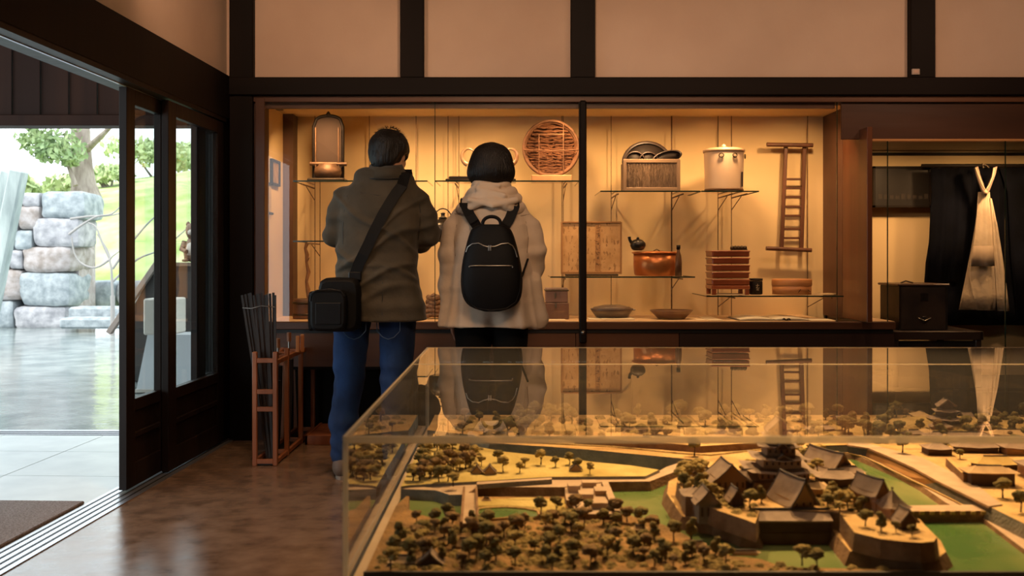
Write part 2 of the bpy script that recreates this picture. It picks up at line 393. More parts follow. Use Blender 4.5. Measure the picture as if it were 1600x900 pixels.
stones = [(33,300,60,323),(60,299,131,342),(25,322,60,359),(48,341,123,386),(20,359,48,391),(32,385,110,426),(13,391,33,420),
          (29,426,108,479),(-14,421,33,470),(18,479,103,515),(-12,470,19,515),(-30,300,32,330),(-30,330,24,366),(-30,366,18,396),(-34,396,12,424),(-60,420,-14,470),(-60,470,-12,515)]
for k, (a, b, c_, d) in enumerate(stones):
    p, q = W(a, b, DS), W(c_, d, DS); cx, cz = (p.x+q.x)/2, (p.z+q.z)/2; dd = .36 + .05*((k*7) % 3)
    o = stone_mesh((cx, DS + dd, cz), ((q.x-p.x)/2*1.03, dd, (p.z-q.z)/2*1.03), k*1.7).build('stone', [STONE, STONE2, STONE3][(k*5) % 3], sw)
p, q = W(-60, 305, DS), W(112, 515, DS)
m = MB(); m.box((p.x, DS + .35, 0), (q.x - .05, DS + .95, p.z - .05)); m.build('rubble_core', STONE2, sw)
p = W(100, 515, DS)
st = thing('stone_steps', W(150, 513, 14.3), 'pale grey stone steps beside the granite wall outside', 'steps')
for a, D0, y0, y1 in ((92, 13.7, 497, 514), (106, 14.12, 480, 499)):
    z1 = Z(y0, D0); xx = X(a, D0); i = 0
    while xx < -3.5:
        w = 1.15 + .2*(i % 2); m = MB(); m.box((xx, D0, max(0, Z(y1, D0))), (min(xx + w - .02, -3.4), D0 + .40, z1), .03); m.build('step_block', STONE3, st); xx += w; i += 1
lw = thing('low_stone_wall', W(190, 480, 15.6), 'low dark granite wall behind the steps below the grass slope', 'wall')
xx = X(108, 15.6); k = 0
while xx < -2.6:
    w = .75 + .3*((k*3) % 2)
    stone_mesh((xx + w/2, 15.9, (Z(480,15.6)+Z(440,15.6))/2), (w/2*.99, .3, (Z(440,15.6)-Z(480,15.6))/2*1.05), 30+k).build('stone', [STONE3, STONE][k % 2], lw); xx += w; k += 1
# grass slope
def hz(x, y):
    t = max(0, y - 16.0); t2 = t/12.0
    z = .55 + 2.3*(1 - math.exp(-t2*1.9)) + .17*max(0, min(x + 13.0, 9))*min(1, t/7)*.8 + .10*t*.4
    return z + .12*noise.noise(Vector((x*.5, y*.5, 0)))
NX, NY = 60, 40; vs = []; fs = []
for j in range(NY+1):
    for i in range(NX+1):
        x = -34 + 44*i/NX; y = 15.95 + 34*j/NY*(j/NY*.5+.5); vs.append((x, y, hz(x, y)))
for j in range(NY):
    for i in range(NX): a = j*(NX+1)+i; fs.append((a, a+1, a+NX+2, a+NX+1))
m = MB(); m.add(vs, fs, True); struct('ground_grass_slope', m, GRASS)
m = MB(); m.box((-34, 14.8, -.3), (12, 60, -.05)); struct('ground_soil', m, GRASS)
LEAFM = mat('tree_leaves', (.16, .24, .11), .8, (.30, .38, .18), 3); BARK = mat('bark', (.17, .13, .11), .95, (.32, .27, .24), 9, bump=1, bscale=30, stretch=(1,1,.25))
LEAFP = mat('shrub_leaves', (.34, .44, .20), .85, (.52, .58, .32), 3)
def leafcloud(centers, n, size, m):
    for k in range(n):
        c, r = random.choice(centers); d = Vector((random.gauss(0,1), random.gauss(0,1), random.gauss(0,1))).normalized() * r * random.random()**.4
        d.z *= .6; p = Vector(c) + d; u = Vector((random.gauss(0,1), random.gauss(0,1), random.gauss(0,1)*.5)).normalized(); v = u.orthogonal().normalized(); s_ = size*random.uniform(.6, 1.3)
        v = Matrix.Rotation(random.random()*6.28, 3, u) @ v; w = u.cross(v)
        m.add([p - v*s_, p + w*s_*.45, p + v*s_, p - w*s_*.45], [(0,1,2,3)], False)
D = 20.0
tr = thing('pine_tree', W(132, 303, D), 'thick-trunked old tree on the grass slope beyond the granite wall', 'tree')
m = MB(); pts = [W(134,312,D), W(131,290,D), W(128,262,D), W(127,235,D), W(126,205,D), W(122,160,D), W(124,100,D)]
m.tube(pts, [.33, .25, .22, .20, .19, .17, .1], 14); m.build('trunk', BARK, tr)
for pl, r in (([W(133,236,D), W(148,222,D-.3), W(165,206,D-.5), W(188,180,D-.8)], .085), ([W(122,225,D), W(112,215,D-.4), W(97,220,D-.8), W(80,232,D-1)], .06),
              ([W(118,290,D-.6), W(108,262,D-.6), W(100,225,D-.7), W(103,205,D-.6)], .055), ([W(126,180,D), W(85,170,D-.5), W(45,190,D-.9)], .07)):
    m = MB(); m.tube(pl, [r, r*.8, r*.6, r*.4][:len(pl)], 8); m.build('branch', BARK, tr)
m = MB(); leafcloud([(W(90,214,19.2), .55), (W(68,226,19), .45), (W(100,235,19), .45), (W(75,240,19), .3), (W(52,216,19), .35), (W(110,250,19.4), .2)], 1000, .075, m)
tag(m.build('foliage', LEAFM, tr), kind='stuff')
for k, (a, b, D, r, lab) in enumerate(((240, 232, 27, 1.0, 'pale green leafy bush high on the slope seen through the door glass'), (165, 268, 22.5, .4, 'yellow-green bush right of the thick tree trunk'), (72, 292, 21, .7, 'low green bush behind the top of the granite wall'), (318, 236, 30, 1.0, 'green bush seen through the second door leaf'))):
    c = W(a, b, D); zb = hz(c.x, c.y) - .1
    t = thing('bush', (c.x, c.y, zb), lab, 'bush'); m = MB(); cs = [(c + Vector((random.uniform(-1,1)*r, random.uniform(-.5,.5)*r, random.uniform(-.8,.1)*r*.5)), r*.55) for _ in range(7)]
    leafcloud(cs, 1100, .11, m); tag(m.build('foliage', LEAFP, t), kind='stuff')
    m = MB()
    for q in range(4): m.tube([(c.x + .05*q, c.y, zb), c + Vector((random.uniform(-.5,.5)*r, 0, -.2))], [.04, .02], 6)
    m.build('stem', BARK, t)
# bare twigs in front of the slope
t = thing('bare_shrub', W(176, 450, 13.2), 'bare pale branches arching in front of the grass slope', 'shrub'); TW = mat('pale_twig', (.30, .28, .27), .9)
for k, pl in enumerate((([176,462],[174,420],[172,405],[186,393]), ([172,405],[150,418],[128,412],[116,395],[112,370]), ([172,405],[160,380],[150,355],[138,348]), ([172,405],[166,388],[152,366]), ([108,366],[130,350],[152,338],[175,334],[192,318]),
                        ([176,420],[205,380],[235,345],[262,325]), ([176,440],[215,405],[255,388],[300,350]), ([110,342],[140,338],[170,337],[200,330]))):
    m = MB(); n = len(pl); P = [W(a, b, 13.2 + .1*k) for a, b in pl]; Q = []
    for i in range(len(P)-1):
        for s_ in range(4):
            f = s_/4; p0, p1, p2, p3 = P[max(i-1,0)], P[i], P[i+1], P[min(i+2, len(P)-1)]
            Q.append(.5*((2*p1) + (p2-p0)*f + (2*p0-5*p1+4*p2-p3)*f*f + (3*p1-p0-3*p2+p3)*f**3))
    Q.append(P[-1]); m.tube(Q, [.019*(1-.6*i/len(Q)) for i in range(len(Q))], 6); m.build('branch', TW, t)
m = MB(); m.tube([W(176,462,13.2) , (W(176,462,13.2).x, 13.2, -.01)], .03, 6); m.build('stem', TW, t)
# leaning weathered timbers
TB = mat('weathered_timber', (.22, .26, .26), .8, (.42, .47, .46), 7, bump=.5, bscale=30, stretch=(1,1,.2))
g = 'weathered timbers leaning outside the doorway'
for k, (a, b, lab) in enumerate((([30,266],[-22,520], 'thick blue-grey weathered timber leaning at the left edge, nearest the stones'), ([16,268],[-40,500], 'blue-grey weathered timber leaning behind the thicker one at the left edge'))):
    D = 11.2 + .35*k; p, q = W(*a, D), W(*b, D); q = p + (q-p)*((p.z)/(p.z-q.z)) ; q.z = .0
    m = MB(); m.bar(q, p, .17, .16, (0,1,0), .02); o = m.build('leaning_timber', TB, None, loc=q); tag(o, lab, 'timber', g)
# stand, cabinet and carved figure seen through the door glass
D = 7.6; WHITE = mat('white_board', (.62, .62, .64), .6); CRM = mat('cream_board', (.62, .55, .48), .6)
t = thing('sign_pedestal', (X(258, D), D + .2, 0), 'white tapered pedestal with a pale box on top behind the door glass', 'pedestal')
p0, p1, q0, q1 = X(213, D), X(318, D), X(226, D), X(312, D); zt = Z(524, D)
m = MB(); m.loft([[Vector((p0, D, .02)), Vector((p1, D, .02)), Vector((p1, D+.42, .02)), Vector((p0, D+.42, .02))], [Vector((q0, D+.06, zt)), Vector((q1, D+.06, zt)), Vector((q1, D+.36, zt)), Vector((q0, D+.36, zt))]], smooth=False); m.build('tapered_body', WHITE, t)
m = MB(); m.box((p0 - .01, D - .01, 0), (p1 + .01, D + .43, .025)); m.build('plinth', CRM, t)
m = MB(); a, b = X(222, D), X(255, D); m.box((a, D + .02, zt), (b + .06, D + .36, Z(467, D)), .012); m.build('box', CRM, t)
D = 8.3; CAB = mat('dark_cabinet', (.03, .025, .022), .6, (.05, .04, .035), 5)
t = thing('dark_cabinet', (X(262, D), D + .2, 0), 'dark lean-to cabinet with a sloping pale edge board behind the pedestal', 'cabinet')
m = MB(); zz = Z(412, D); xa, xb_, xc = X(190, D), X(246, D), X(345, D)
poly = [(xa, 0.0), (xc, 0.0), (xc, zz), (xb_, zz), (xa, Z(512, D))]
m.loft([[Vector((a, D, b)) for a, b in poly], [Vector((a, D + .5, b)) for a, b in poly]], smooth=False); m.build('body', CAB, t)
m = MB(); m.bar((xa - .1, D - .02, Z(520, D)), (xb_ + .03, D - .02, zz + .04), .06, .045, (0,0,1), .004); m.build('sloping_board', mat('pale_board', (.36, .29, .25), .7), t)
m = MB(); m.box((xb_ - .02, D - .03, zz - .02), (xc, D + .5, zz + .01)); m.build('shelf_top', mat('cab_top', (.2, .14, .1), .6), t)
fg = thing('carved_figure', (X(289, D), D + .22, zz + .014), 'small brown and white carved animal figure on the cabinet behind the second door leaf', 'figurine')
FB = mat('figure_brown', (.16, .09, .06), .7, (.28, .18, .12), 12); FW = mat('figure_white', (.55, .48, .42), .7)
c = fg.location
m = MB(); m.lathe([(.02, 0), (.075, .01), (.085, .08), (.07, .16), (.045, .21), (.0, .24)], c, 20, 1, .9); m.build('torso', FB, fg)
m = MB(); m.lathe([(.0, -.07), (.045, -.06), (.062, -.02), (.062, .03), (.045, .06), (.0, .075)], c + Vector((0,-.01,.275)), 20); m.build('head', FB, fg)
m = MB(); m.lathe([(.0, -.06), (.04, -.05), (.05, 0), (.035, .05), (.0, .065)], c + Vector((0,-.055,.11)), 16, 1, .55); m.build('white_chest', FW, fg)
m = MB(); m.lathe([(.0, -.03), (.028, -.02), (.03, .005), (.0, .03)], c + Vector((0,-.065,.265)), 12, 1, .7); m.build('white_muzzle', FW, fg)
for s_ in (-1, 1): m = MB(); m.lathe([(.0,-.02),(.02,-.01),(.018,.01),(0,.028)], c + Vector((s_*.045,-.005,.335)), 10); m.build('ear', FB, fg)
for s_ in (-1, 1): m = MB(); m.tube([c + Vector((s_*.07,-.02,.18)), c + Vector((s_*.085,-.05,.11)), c + Vector((s_*.03,-.09,.09))], [.026,.024,.02], 8); m.build('arm', FB, fg)
for s_ in (-1, 1): m = MB(); m.lathe([(0,-.012),(.03,-.008),(.03,.01),(0,.02)], c + Vector((s_*.045,-.07,.012)), 10, 1, 1.5); m.build('foot', FB, fg)
# ---------------------------------------------------------------- built-in showcases
GL = 5.62; SZ = Z(503)        # glass plane, height of the case floor
XL, XR = -1.47, 2.037
case = thing('showcase', (0, GL, 0), 'long glass-fronted wall showcase with lit cream back and wooden counter', 'showcase')
m = MB(); m.box((-1.62, CB - .012, SZ - .05), (XR + .02, CB, 2.1)); m.build('back_panel', CREAM, case)
m = MB(); m.box((-1.62, BW + .10, SZ), (XL, CB - .012, 2.1)); m.build('side_panel', CREAM, case)
m = MB(); m.box((X(440, 6.2), 6.16, SZ), (X(460, 6.2), CB - .012, 2.1)); m.build('corner_post', planks('case_post', (.07, .035, .02), (.12, .06, .035), (1, 1, .1), .5, .1), case)
m = MB(); m.box((XR, 5.92, SZ), (XR + .03, CB - .012, 2.1)); m.build('side_panel', mat('case_side_brown', (.09, .038, .02), .6, (.13, .058, .03), 4), case)
m = MB(); m.box((XR, 5.505, SZ + .004), (XR + .03, 5.915, Z(212, 5.91)), .002); m.build('partition_board', REDWOOD, case)
m = MB(); m.box((-1.5, GL + .03, SZ - .03), (X(1310), CB - .012, SZ)); m.build('floor_board', mat('case_floor', (.60, .42, .24), .6, (.70, .50, .30), 3), case)
m = MB(); m.box((-1.5, BW + .0, SZ - .045), (X(1400), GL + .03, SZ), .004); m.build('counter_edge', BROWNX, case)
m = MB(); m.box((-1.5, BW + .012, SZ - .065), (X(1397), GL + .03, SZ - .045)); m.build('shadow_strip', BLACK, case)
xx = -1.5; APR = planks('apron_board', (.075, .03, .014), (.13, .055, .025), (.08, 1, 1), .4, .1)
for a, b in ((398, 640), (640, 900), (900, 1062), (1062, 1400)):
    m = MB(); m.box((X(a) + .002, BW + .018, .43), (X(b) - .002, GL + .02, SZ - .065)); m.build('apron_panel', APR if a < 1000 else planks('apron_dark', (.02,.009,.006), (.035,.016,.01), (.08,1,1), .45, .1), case)
for a, b in ((412, 470), (470, 530), (530, 590), (590, 640), (640, 760), (760, 880), (880, 1000), (1000, 1150), (1150, 1290), (1290, 1400)):
    m = MB(); m.box((X(a) + .003, 5.96, .0), (X(b) - .003, 6.0, .43)); m.build('base_panel', DARKWOOD, case)
m = MB(); m.box((-1.5, GL + .02, .41), (X(1400), 5.97, .43)); m.build('base_soffit', DARKWOODX, case)
m = MB(); m.box((XL - .03, GL - .012, SZ), (X(413), GL + .012, 2.0), .002); m.build('glass_stile', BROWNWOOD, case)
def pane(parent, a, b, z0, z1, D=GL):
    m = MB(); m.add([(a, D, z0), (b, D, z0), (b, D, z1), (a, D, z1)], [(0, 1, 2, 3)]); o = m.build('pane', GLASS, parent)
    m = MB(); m.box((b - .003, D - .004, z0), (b + .001, D + .004, z1)); m.build('glass_edge', GEDGE, parent); return o
zg = Z(158)
for a, b in ((410, 680), (680, 905), (916, 1308)): pane(case, X(a, GL), X(b, GL), SZ, zg)
m = MB(); m.box((X(905), BW - .035, Z(536)), (X(916), BW + .012, Z(158)), .008); m.build('divider_bar', DARKWOOD, case)
m = MB(); m.lathe([(0, 0), (.011, .001), (.013, .006), (0, .009)], (0, 0, 0), 14); 
m.v = [Vector((X(910.5) + v.x, BW - .035 - v.z, Z(519) + v.y)) for v in m.v]; m.build('bolt', METAL, case)
m = MB(); m.box((-1.5, GL + .02, 1.99), (XR, CB, 2.02)); m.build('case_ceiling', CREAM, case)
m = MB(); m.box((-1.45, GL + .02, 1.945), (X(1308), GL + .05, 1.99)); m.build('lamp_valance', BROWNX, case)
# small fittings on the left side of the case
m = MB(); m.box((XL, 5.9, Z(173, 6.0)), (XL + .045, 6.0, Z(160, 6.0)), .004); o = m.build('wall_sensor', mat('sensor', (.10, .08, .06), .5), None); tag(o, 'small dark box high in the left corner of the showcase', 'sensor')
t = thing('framed_picture', (XL + .012, 5.95, Z(270, 5.95)), 'small dark-framed picture on the left side wall of the showcase', 'picture')
m = MB(); y0, y1, z0, z1 = 5.82, 6.02, Z(290, 5.92), Z(250, 5.92)
for a, b, c, d in ((y0, y0+.015, z0, z1), (y1-.015, y1, z0, z1), (y0, y1, z0, z0+.015), (y0, y1, z1-.015, z1)): m.box((XL + .001, a, c), (XL + .02, b, d), .002)
m.build('frame', STRONG, t); m = MB(); m.box((XL + .001, y0 + .01, z0 + .01), (XL + .010, y1 - .01, z1 - .01)); m.build('picture_sheet', mat('old_print', (.26, .15, .07), .8, (.40, .25, .12), 20), t)
t = thing('hanging_scroll', (XL + .012, 5.8, Z(335, 5.8)), 'narrow pale scroll under the small frame on the showcase side wall', 'scroll')
m = MB(); m.box((XL + .001, 5.72, Z(333, 5.78)), (XL + .006, 5.84, Z(287, 5.78))); m.build('sheet', mat('scroll_paper', (.62, .48, .28), .8, (.5, .36, .18), 9), t)
for z in (Z(333, 5.78), Z(287, 5.78)): m = MB(); m.tube([(XL + .008, 5.70, z), (XL + .008, 5.86, z)], .008, 8); m.build('roller', STRONG, t)
# glass shelves with hanging rods
SHD = (5.76, 6.16); RODM = mat('rod_brass', (.20, .11, .05), .45, (.06, .03, .015), 60, metal=.5)
def shelf(a, b, z, lab, hang, D=SHD, brk=True):
    xa, xb = X(a, D[0]), X(b, D[0]); t = thing('glass_shelf', ((xa+xb)/2, (D[0]+D[1])/2, z), lab, 'shelf', 'glass shelves hung in the showcase')
    m = MB(); m.add([(xa, D[0], z), (xb, D[0], z), (xb, D[1], z), (xa, D[1], z)], [(0,1,2,3)]); m.build('glass_sheet', GLASS, t)
    m = MB()
    m.box((xa, D[0] - .002, z - .004), (xb, D[0], z + .004)); m.box((xa, D[0], z - .003), (xa + .002, D[1], z + .003)); m.box((xb - .002, D[0], z - .003), (xb, D[1], z + .003)); m.build('glass_edge', GEDGE, t)
    for h in hang:
        dd = 6.22 if len(h) < 2 else h[1]; xh = X(h[0], dd)
        m = MB(); m.box((xh - .0022, dd, SZ), (xh + .0022, dd + .004, 1.985)); m.build('hanging_rod', RODM, t)
        if brk:
            m = MB(); m.bar((xh, dd, z - .012), (xh, D[0] + .05, z - .012), .005, .008); m.bar((xh, dd, z - .09), (xh, D[0] + .2, z - .018), .004, .004); m.build('bracket', RODM, t)
shelf(458, 668, Z(283, 5.76), 'upper glass shelf at left behind the man, carrying the lantern stand', [(492,), (577,), (650,)])
shelf(680, 905, Z(283, 5.76), 'upper glass shelf carrying the round bamboo basket', [(717,), (880,)])
shelf(938, 1094, Z(299, 5.76), 'upper glass shelf under the rectangular wicker basket', [(955,), (1050,)])
shelf(1096, 1186, Z(299, 5.76), 'short upper glass shelf under the pale metal bucket', [(1122,), (1143,)])
shelf(458, 668, Z(377, 5.76), 'middle glass shelf at far left above the twisted branch', [(500,)])
shelf(676, 800, Z(377, 5.76), 'middle glass shelf between the man and the woman under the dark kettle', [(700,)])
shelf(860, 1086, Z(433, 5.76), 'glass shelf under the calligraphy board and the copper pot', [(878,), (1049,)])
shelf(1104, 1318, Z(463, 5.70), 'low glass shelf under the stacked lacquer boxes and round box', [(1122,), (1262,)], (5.70, 6.16))
# ---------------------------------------------------------------- exhibits
G1 = 'old household tools on show in the wall case'
def base(px, D, z): return Vector((X(px, D), D, z + .0005))
BR1 = mat('bronze', (.09, .05, .028), .55, (.17, .09, .045), 14, metal=.4, bump=.2, bscale=60)
DK = mat('dark_lacquer', (.008, .005, .004), .6, (.016, .010, .007), 8, spec=.25)
z1 = Z(283, 5.76) + .004; D = 5.92
# 1 lantern stand with arched back board
t = thing('arched_lantern_stand', base(512, D, z1), 'tall dark arched backboard stand with a bronze pot on its foot, top left shelf', 'stand')
def hy(py, D=D): return Z(py, D)
poly = []
xa, xb = X(489, D), X(535, D); zt, zs = hy(180), hy(197)
poly = [(xa, z1 + .02), (xb, z1 + .02), (xb, zs), (xb - .012, zs + .03)]
for k in range(9): a = math.pi*(.12 + .76*k/8); poly.append(((xa+xb)/2 + math.cos(a)*(xb-xa)*.44, zs + .03 + math.sin(a)*(zt - zs - .03)))
poly += [(xa + .012, zs + .03), (xa, zs)]
m = MB(); m.loft([[Vector((a, D + .02, b)) for a, b in poly], [Vector((a, D + .045, b)) for a, b in poly]], smooth=False); m.build('back_board', mat('board_dark', (.025, .012, .007), .8, (.04, .02, .011), 3), t)
m = MB(); m.tube([(a, D + .02, b) for a, b in poly], .010, 8, closed=True); m.build('rim', DK, t)
m = MB(); m.lathe([(.0, -.015), (.012, -.01), (.016, .0), (.010, .012), (0, .022)], ((xa+xb)/2, D + .02, zt + .006), 12); m.build('finial', DK, t)
for s_ in (xa + .02, xb - .02): m = MB(); m.tube([(s_, D - .02, z1 + .02), (s_, D - .02, hy(200))], .005, 8); m.build('rod', BR1, t)
m = MB(); m.box((xa - .02, D - .08, z1), (xb + .025, D + .06, z1 + .022), .006); m.build('foot_board', STRONG, t)
m = MB(); m.lathe([(.05, .022), (.075, .03), (.085, .06), (.08, .085), (.06, .10), (.055, .11), (.02, .115), (0, .118)], (X(513, D), D - .015, z1), 32, 1, .8); m.build('pot', BR1, t)
m = MB(); m.tube([(xa - .015, D - .015, z1 + .115), (xb + .03, D - .015, z1 + .112)], .012, 10); m.build('cross_handle', BR1, t)
# object behind the man on the upper shelf
t = thing('wooden_float', base(634, D, z1), 'small orange-brown wooden block beside the head of the man', 'block')
m = MB(); m.box((X(620, D), D - .05, z1), (X(641, D), D + .04, z1 + .03), .012); m.build('body', mat('orange_wood', (.32, .14, .05), .5, (.42, .2, .07), 14), t)
m = MB(); m.tube([(X(628, D), D - .02, z1 + .028), (X(632, D), D - .02, z1 + .04), (X(637, D), D - .02, z1 + .028)], .004, 6); m.build('peg', DK, t)
# horned helmet stand behind the woman's head
t = thing('horned_helmet', base(762, 5.96, z1), 'antique helmet with curved horns on a dark base, behind the head of the woman', 'helmet')
m = MB(); m.box((X(697, D), D - .07, z1), (X(806, D), D + .09, z1 + .018), .004); m.box((X(702, D), D - .06, z1 + .018), (X(760, D), D + .02, z1 + .034), .004); m.build('base', DK, t)
m = MB(); m.lathe([(.13, .03), (.135, .07), (.12, .13), (.09, .17), (.04, .20), (0, .21)], (X(765, 5.97), 5.97, z1), 28); m.build('bowl', STRONG, t)
for s_ in (-1, 1):
    m = MB(); cx, cz = X(765, D), z1 + .10; P = []
    for k in range(14): a = R(-70 + 215*k/13); P.append((cx + s_*(.12 + .045*math.cos(a) + .012*k/13), D - .03, cz + .055 + .05*math.sin(a)))
    m.tube(P, [.016 - .012*k/13 for k in range(14)], 10); m.build('horn', mat('horn%d' % (s_+1), (.42, .27, .15), .3, (.2, .1, .05), 10), t)
# round bamboo basket
BAM = mat('bamboo_brown', (.085, .030, .010), .85, (.15, .058, .02), 18, bump=.6, bscale=70); BAMR = mat('bamboo_rim', (.09, .04, .016), .75, (.18, .08, .035), 10, stretch=(1,1,3))
t = thing('round_basket', base(861, D, z1), 'large round brown bamboo basket lid standing upright on a wooden rest', 'basket')
cx, cz, rr = X(861, D), Z(232, D), 44/1500*D
m = MB(); rings = []
for r_, dy in ((.0, .055), (.05, .055), (.09, .05), (.125, .04), (.15, .02), (rr - .008, -.005)):
    rings.append([Vector((cx + r_*math.cos(2*math.pi*k/48), D + dy + .01*math.sin(9*r_*40 + k), cz + r_*math.sin(2*math.pi*k/48))) for k in range(48)])
rings[0] = [Vector((cx, D + .055, cz))]*48
m.loft(rings, cap=False); m.build('woven_face', BAM, t)
for r_, y, w in ((rr - .004, -.012, .009), (rr - .012, .006, .008)):
    m = MB(); m.tube([(cx + r_*math.cos(2*math.pi*k/48), D + y, cz + r_*math.sin(2*math.pi*k/48)) for k in range(48)], w, 8, closed=True); m.build('hoop', BAMR, t)
for dx in (-.075, .075):
    m = MB(); h = math.sqrt(rr*rr - dx*dx) - .004; m.tube([(cx + dx, D - .018, cz - h), (cx + dx, D - .022, cz + (h if dx > 0 else h*.55))], .004, 6); m.build('lattice_cord', BAMR, t)
for dz in (.085, -.01):
    m = MB(); h = math.sqrt(rr*rr - dz*dz) - .004; f = .55 if dz > 0 else 1; m.tube([(cx - h*f, D - .02, cz + dz), (cx, D - .024, cz + dz - .006*(dz < 0)), (cx + h*f, D - .02, cz + dz)], .004, 6); m.build('lattice_cord', BAMR, t)
for k in range(14):
    z = cz - rr + .03 + k*.021; h = math.sqrt(max(0, rr*rr - (z-cz)**2)) - .03
    m = MB(); P = [(cx - h + 2*h*j/14, D + .055 - .038*(((2*j/14-1)*h)**2 + (z-cz)**2)/(rr*rr) - .02 + .003*(-1)**(j+k), z + .003*math.sin(j*1.3+k)) for j in range(15)]
    if h > .03: m.tube(P, .0045, 5); m.build('bamboo_strip', BAM, t)
m = MB(); m.box((X(830, D), D - .06, z1), (X(893, D), D + .07, z1 + .042), .004); m.build('rest', mat('rest_wood', (.42, .22, .10), .6, (.52, .30, .14), 10), t)
# wicker box with dark trays
z2 = Z(299, 5.76) + .004
WK = mat('wicker', (.12, .075, .045), .7, (.27, .18, .115), 30, bump=.8, bscale=90, stretch=(3, 3, .6))
t = thing('wicker_box', base(1014, D, z2), 'pale rectangular wicker basket holding dark round trays', 'basket')
xa, xb, za, zb = X(971, D), X(1058, D), z2, Z(252, D)
m = MB(); m.box((xa + .008, D - .09, za + .01), (xb - .008, D + .10, zb - .012)); m.build('woven_wall', WK, t)
for (p, q) in (((xa, za + .012), (xb, za + .012)), ((xa, zb - .008), (xb, zb - .008))):
    m = MB(); m.bar((p[0], D - .095, p[1]), (q[0], D - .095, q[1]), .012, .024, (0,0,1), .003); m.build('rail', mat('pale_wood_rail%.2f' % p[1], (.26, .17, .10), .6), t)
for x_ in (xa + .008, xb - .008): m = MB(); m.bar((x_, D - .097, za), (x_, D - .097, zb), .02, .012, (0,1,0), .003); m.build('corner_batten', mat('pale_wood_post%.2f' % x_, (.24, .155, .095), .6), t)
nst = 34
for k in range(nst): 
    x_ = xa + .022 + (xb - xa - .044)*k/(nst-1); m = MB(); m.box((x_ - .0028, D - .0955 - .002*(k % 2), za + .024), (x_ + .0028, D - .09, zb - .02)); m.build('reed', WK, t)
for (a, b, r_, ry, lab, tl) in ((1012, 252, 39, 33, 'large dark round tray standing upright at the back of the wicker basket', 0), (991, 252, 16, 15, 'small dark bowl leaning at the left in the wicker basket', 0), (1012, 251, 15, 13, 'small oval dark tray in the middle of the wicker basket', 0), (1040, 247, 24, 10, 'dark lacquer lid tilted out at the right of the wicker basket', .25)):
    sc_ = D/1500; cx, cz = X(a, D), Z(b, D); yy = D + (.05 if r_ > 30 else -.03 - .01*(a == 1040))
    t = thing('lacquer_tray', (cx, yy, cz), lab, 'tray', 'dark trays in the wicker basket')
    for (rad0, rad1, y0, y1, nm, mt) in ((.0, .90, .0, .0, 'dish', DK), (.88, 1.0, .0, -.012, 'rim', mat('tray_rim%d' % a, (.025, .013, .008), .5))):
        m = MB(); rings = []
        for rad, y in ((rad0, y0), (rad1, y0), (rad1, y1), (rad0, y1 - .001)) if nm == 'rim' else ((0.001, .006), (rad1, .006), (rad1, -.002), (0.001, 0)):
            rr_ = []
            for k in range(32):
                an = 2*math.pi*k/32; u, v = math.cos(an)*r_*sc_*rad, math.sin(an)*ry*sc_*rad
                rr_.append(Vector((cx + u*math.cos(tl) - v*math.sin(tl), yy + y, cz + u*math.sin(tl) + v*math.cos(tl))))
            rings.append(rr_)
        m.loft(rings, cap=False); m.build(nm, mt, t)
# bucket
BK = mat('bucket_metal', (.58, .42, .29), .45, (.70, .52, .36), 3, metal=.15)
t = thing('lidded_bucket', base(1131, D, z2), 'tall pale metal bucket with a lid and ring handles', 'bucket')
cx, zz0, zz1, rr = X(1131, D), z2, Z(236, D), 31/1500*D
m = MB(); m.lathe([(rr*.93, 0), (rr*.94, .01), (rr*.95, .03), (rr*.99, zz1-zz0-.012), (rr*.99, zz1-zz0)], (cx, D, zz0), 48); m.build('body', BK, t)
for z_ in (.006, ): m = MB(); m.lathe([(rr*.94, 0), (rr*.97, .003), (rr*.97, .012), (rr*.94, .015)], (cx, D, zz0 + z_), 48); m.build('foot_band', BR1, t)
m = MB(); m.lathe([(rr*1.0, -.012), (rr*1.04, -.01), (rr*1.04, .004), (rr*.9, .012), (rr*.3, .02), (0, .021)], (cx, D, zz1), 48); m.build('lid', mat('lid_metal', (.40, .26, .16), .45, (.5, .34, .22), 6, metal=.2), t)
m = MB(); m.lathe([(.008, 0), (.014, .008), (.012, .018), (0, .026)], (cx, D, zz1 + .018), 12); m.build('lid_knob', BK, t)
for an in (-1.9, -1.25, -.35):
    p = Vector((cx + (rr*1.0)*math.cos(an), D + rr*1.0*math.sin(an), zz1 - .03)); m = MB(); tx = Vector((-math.sin(an), math.cos(an), 0)); o_ = Vector((math.cos(an), math.sin(an), 0))
    m.tube([p + tx*.014*math.cos(a) + Vector((0,0,1))*(.012*math.sin(a) - .008) + o_*.006 for a in [k*math.pi/6 for k in range(12)]], .0035, 6, closed=True); m.build('ring_handle', STRONG, t)
m = MB(); m.box((cx + rr*.74, D - rr*.70, zz0 + .03), (cx + rr*.80, D - rr*.62, zz0 + .12)); m.build('side_slot', DK, t)
# ladder
LW = mat('ladder_wood', (.075, .028, .013), .5, (.13, .05, .022), 12, stretch=(1,1,.3))
D = 6.22
t = thing('small_ladder', (X(1240, D), D, Z(392, D)), 'small dark wooden ladder frame with two cross poles hung on the back panel', 'ladder')
for (a, b, c, d, r_) in ((1198, 226, 1270, 227, .014), (1197, 388, 1268, 391, .014)): m = MB(); m.tube([W(a, b, D - .03), W(c, d, D - .03)], r_, 10); m.build('cross_pole', LW, t)
for a, c in ((1228, 1221), (1257, 1252)): m = MB(); m.bar(W(a, 226, D), W(c, 390, D), .024, .024, (0,1,0), .003); m.build('side_rail', LW, t)
for y_ in (280, 294, 308, 323, 337, 358, 372): m = MB(); k = (y_-226)/164; m.bar(W(1228 - 7*k, y_, D), W(1257 - 5*k, y_, D), .014, .012, (0,1,0), .002); m.build('rung', LW, t)
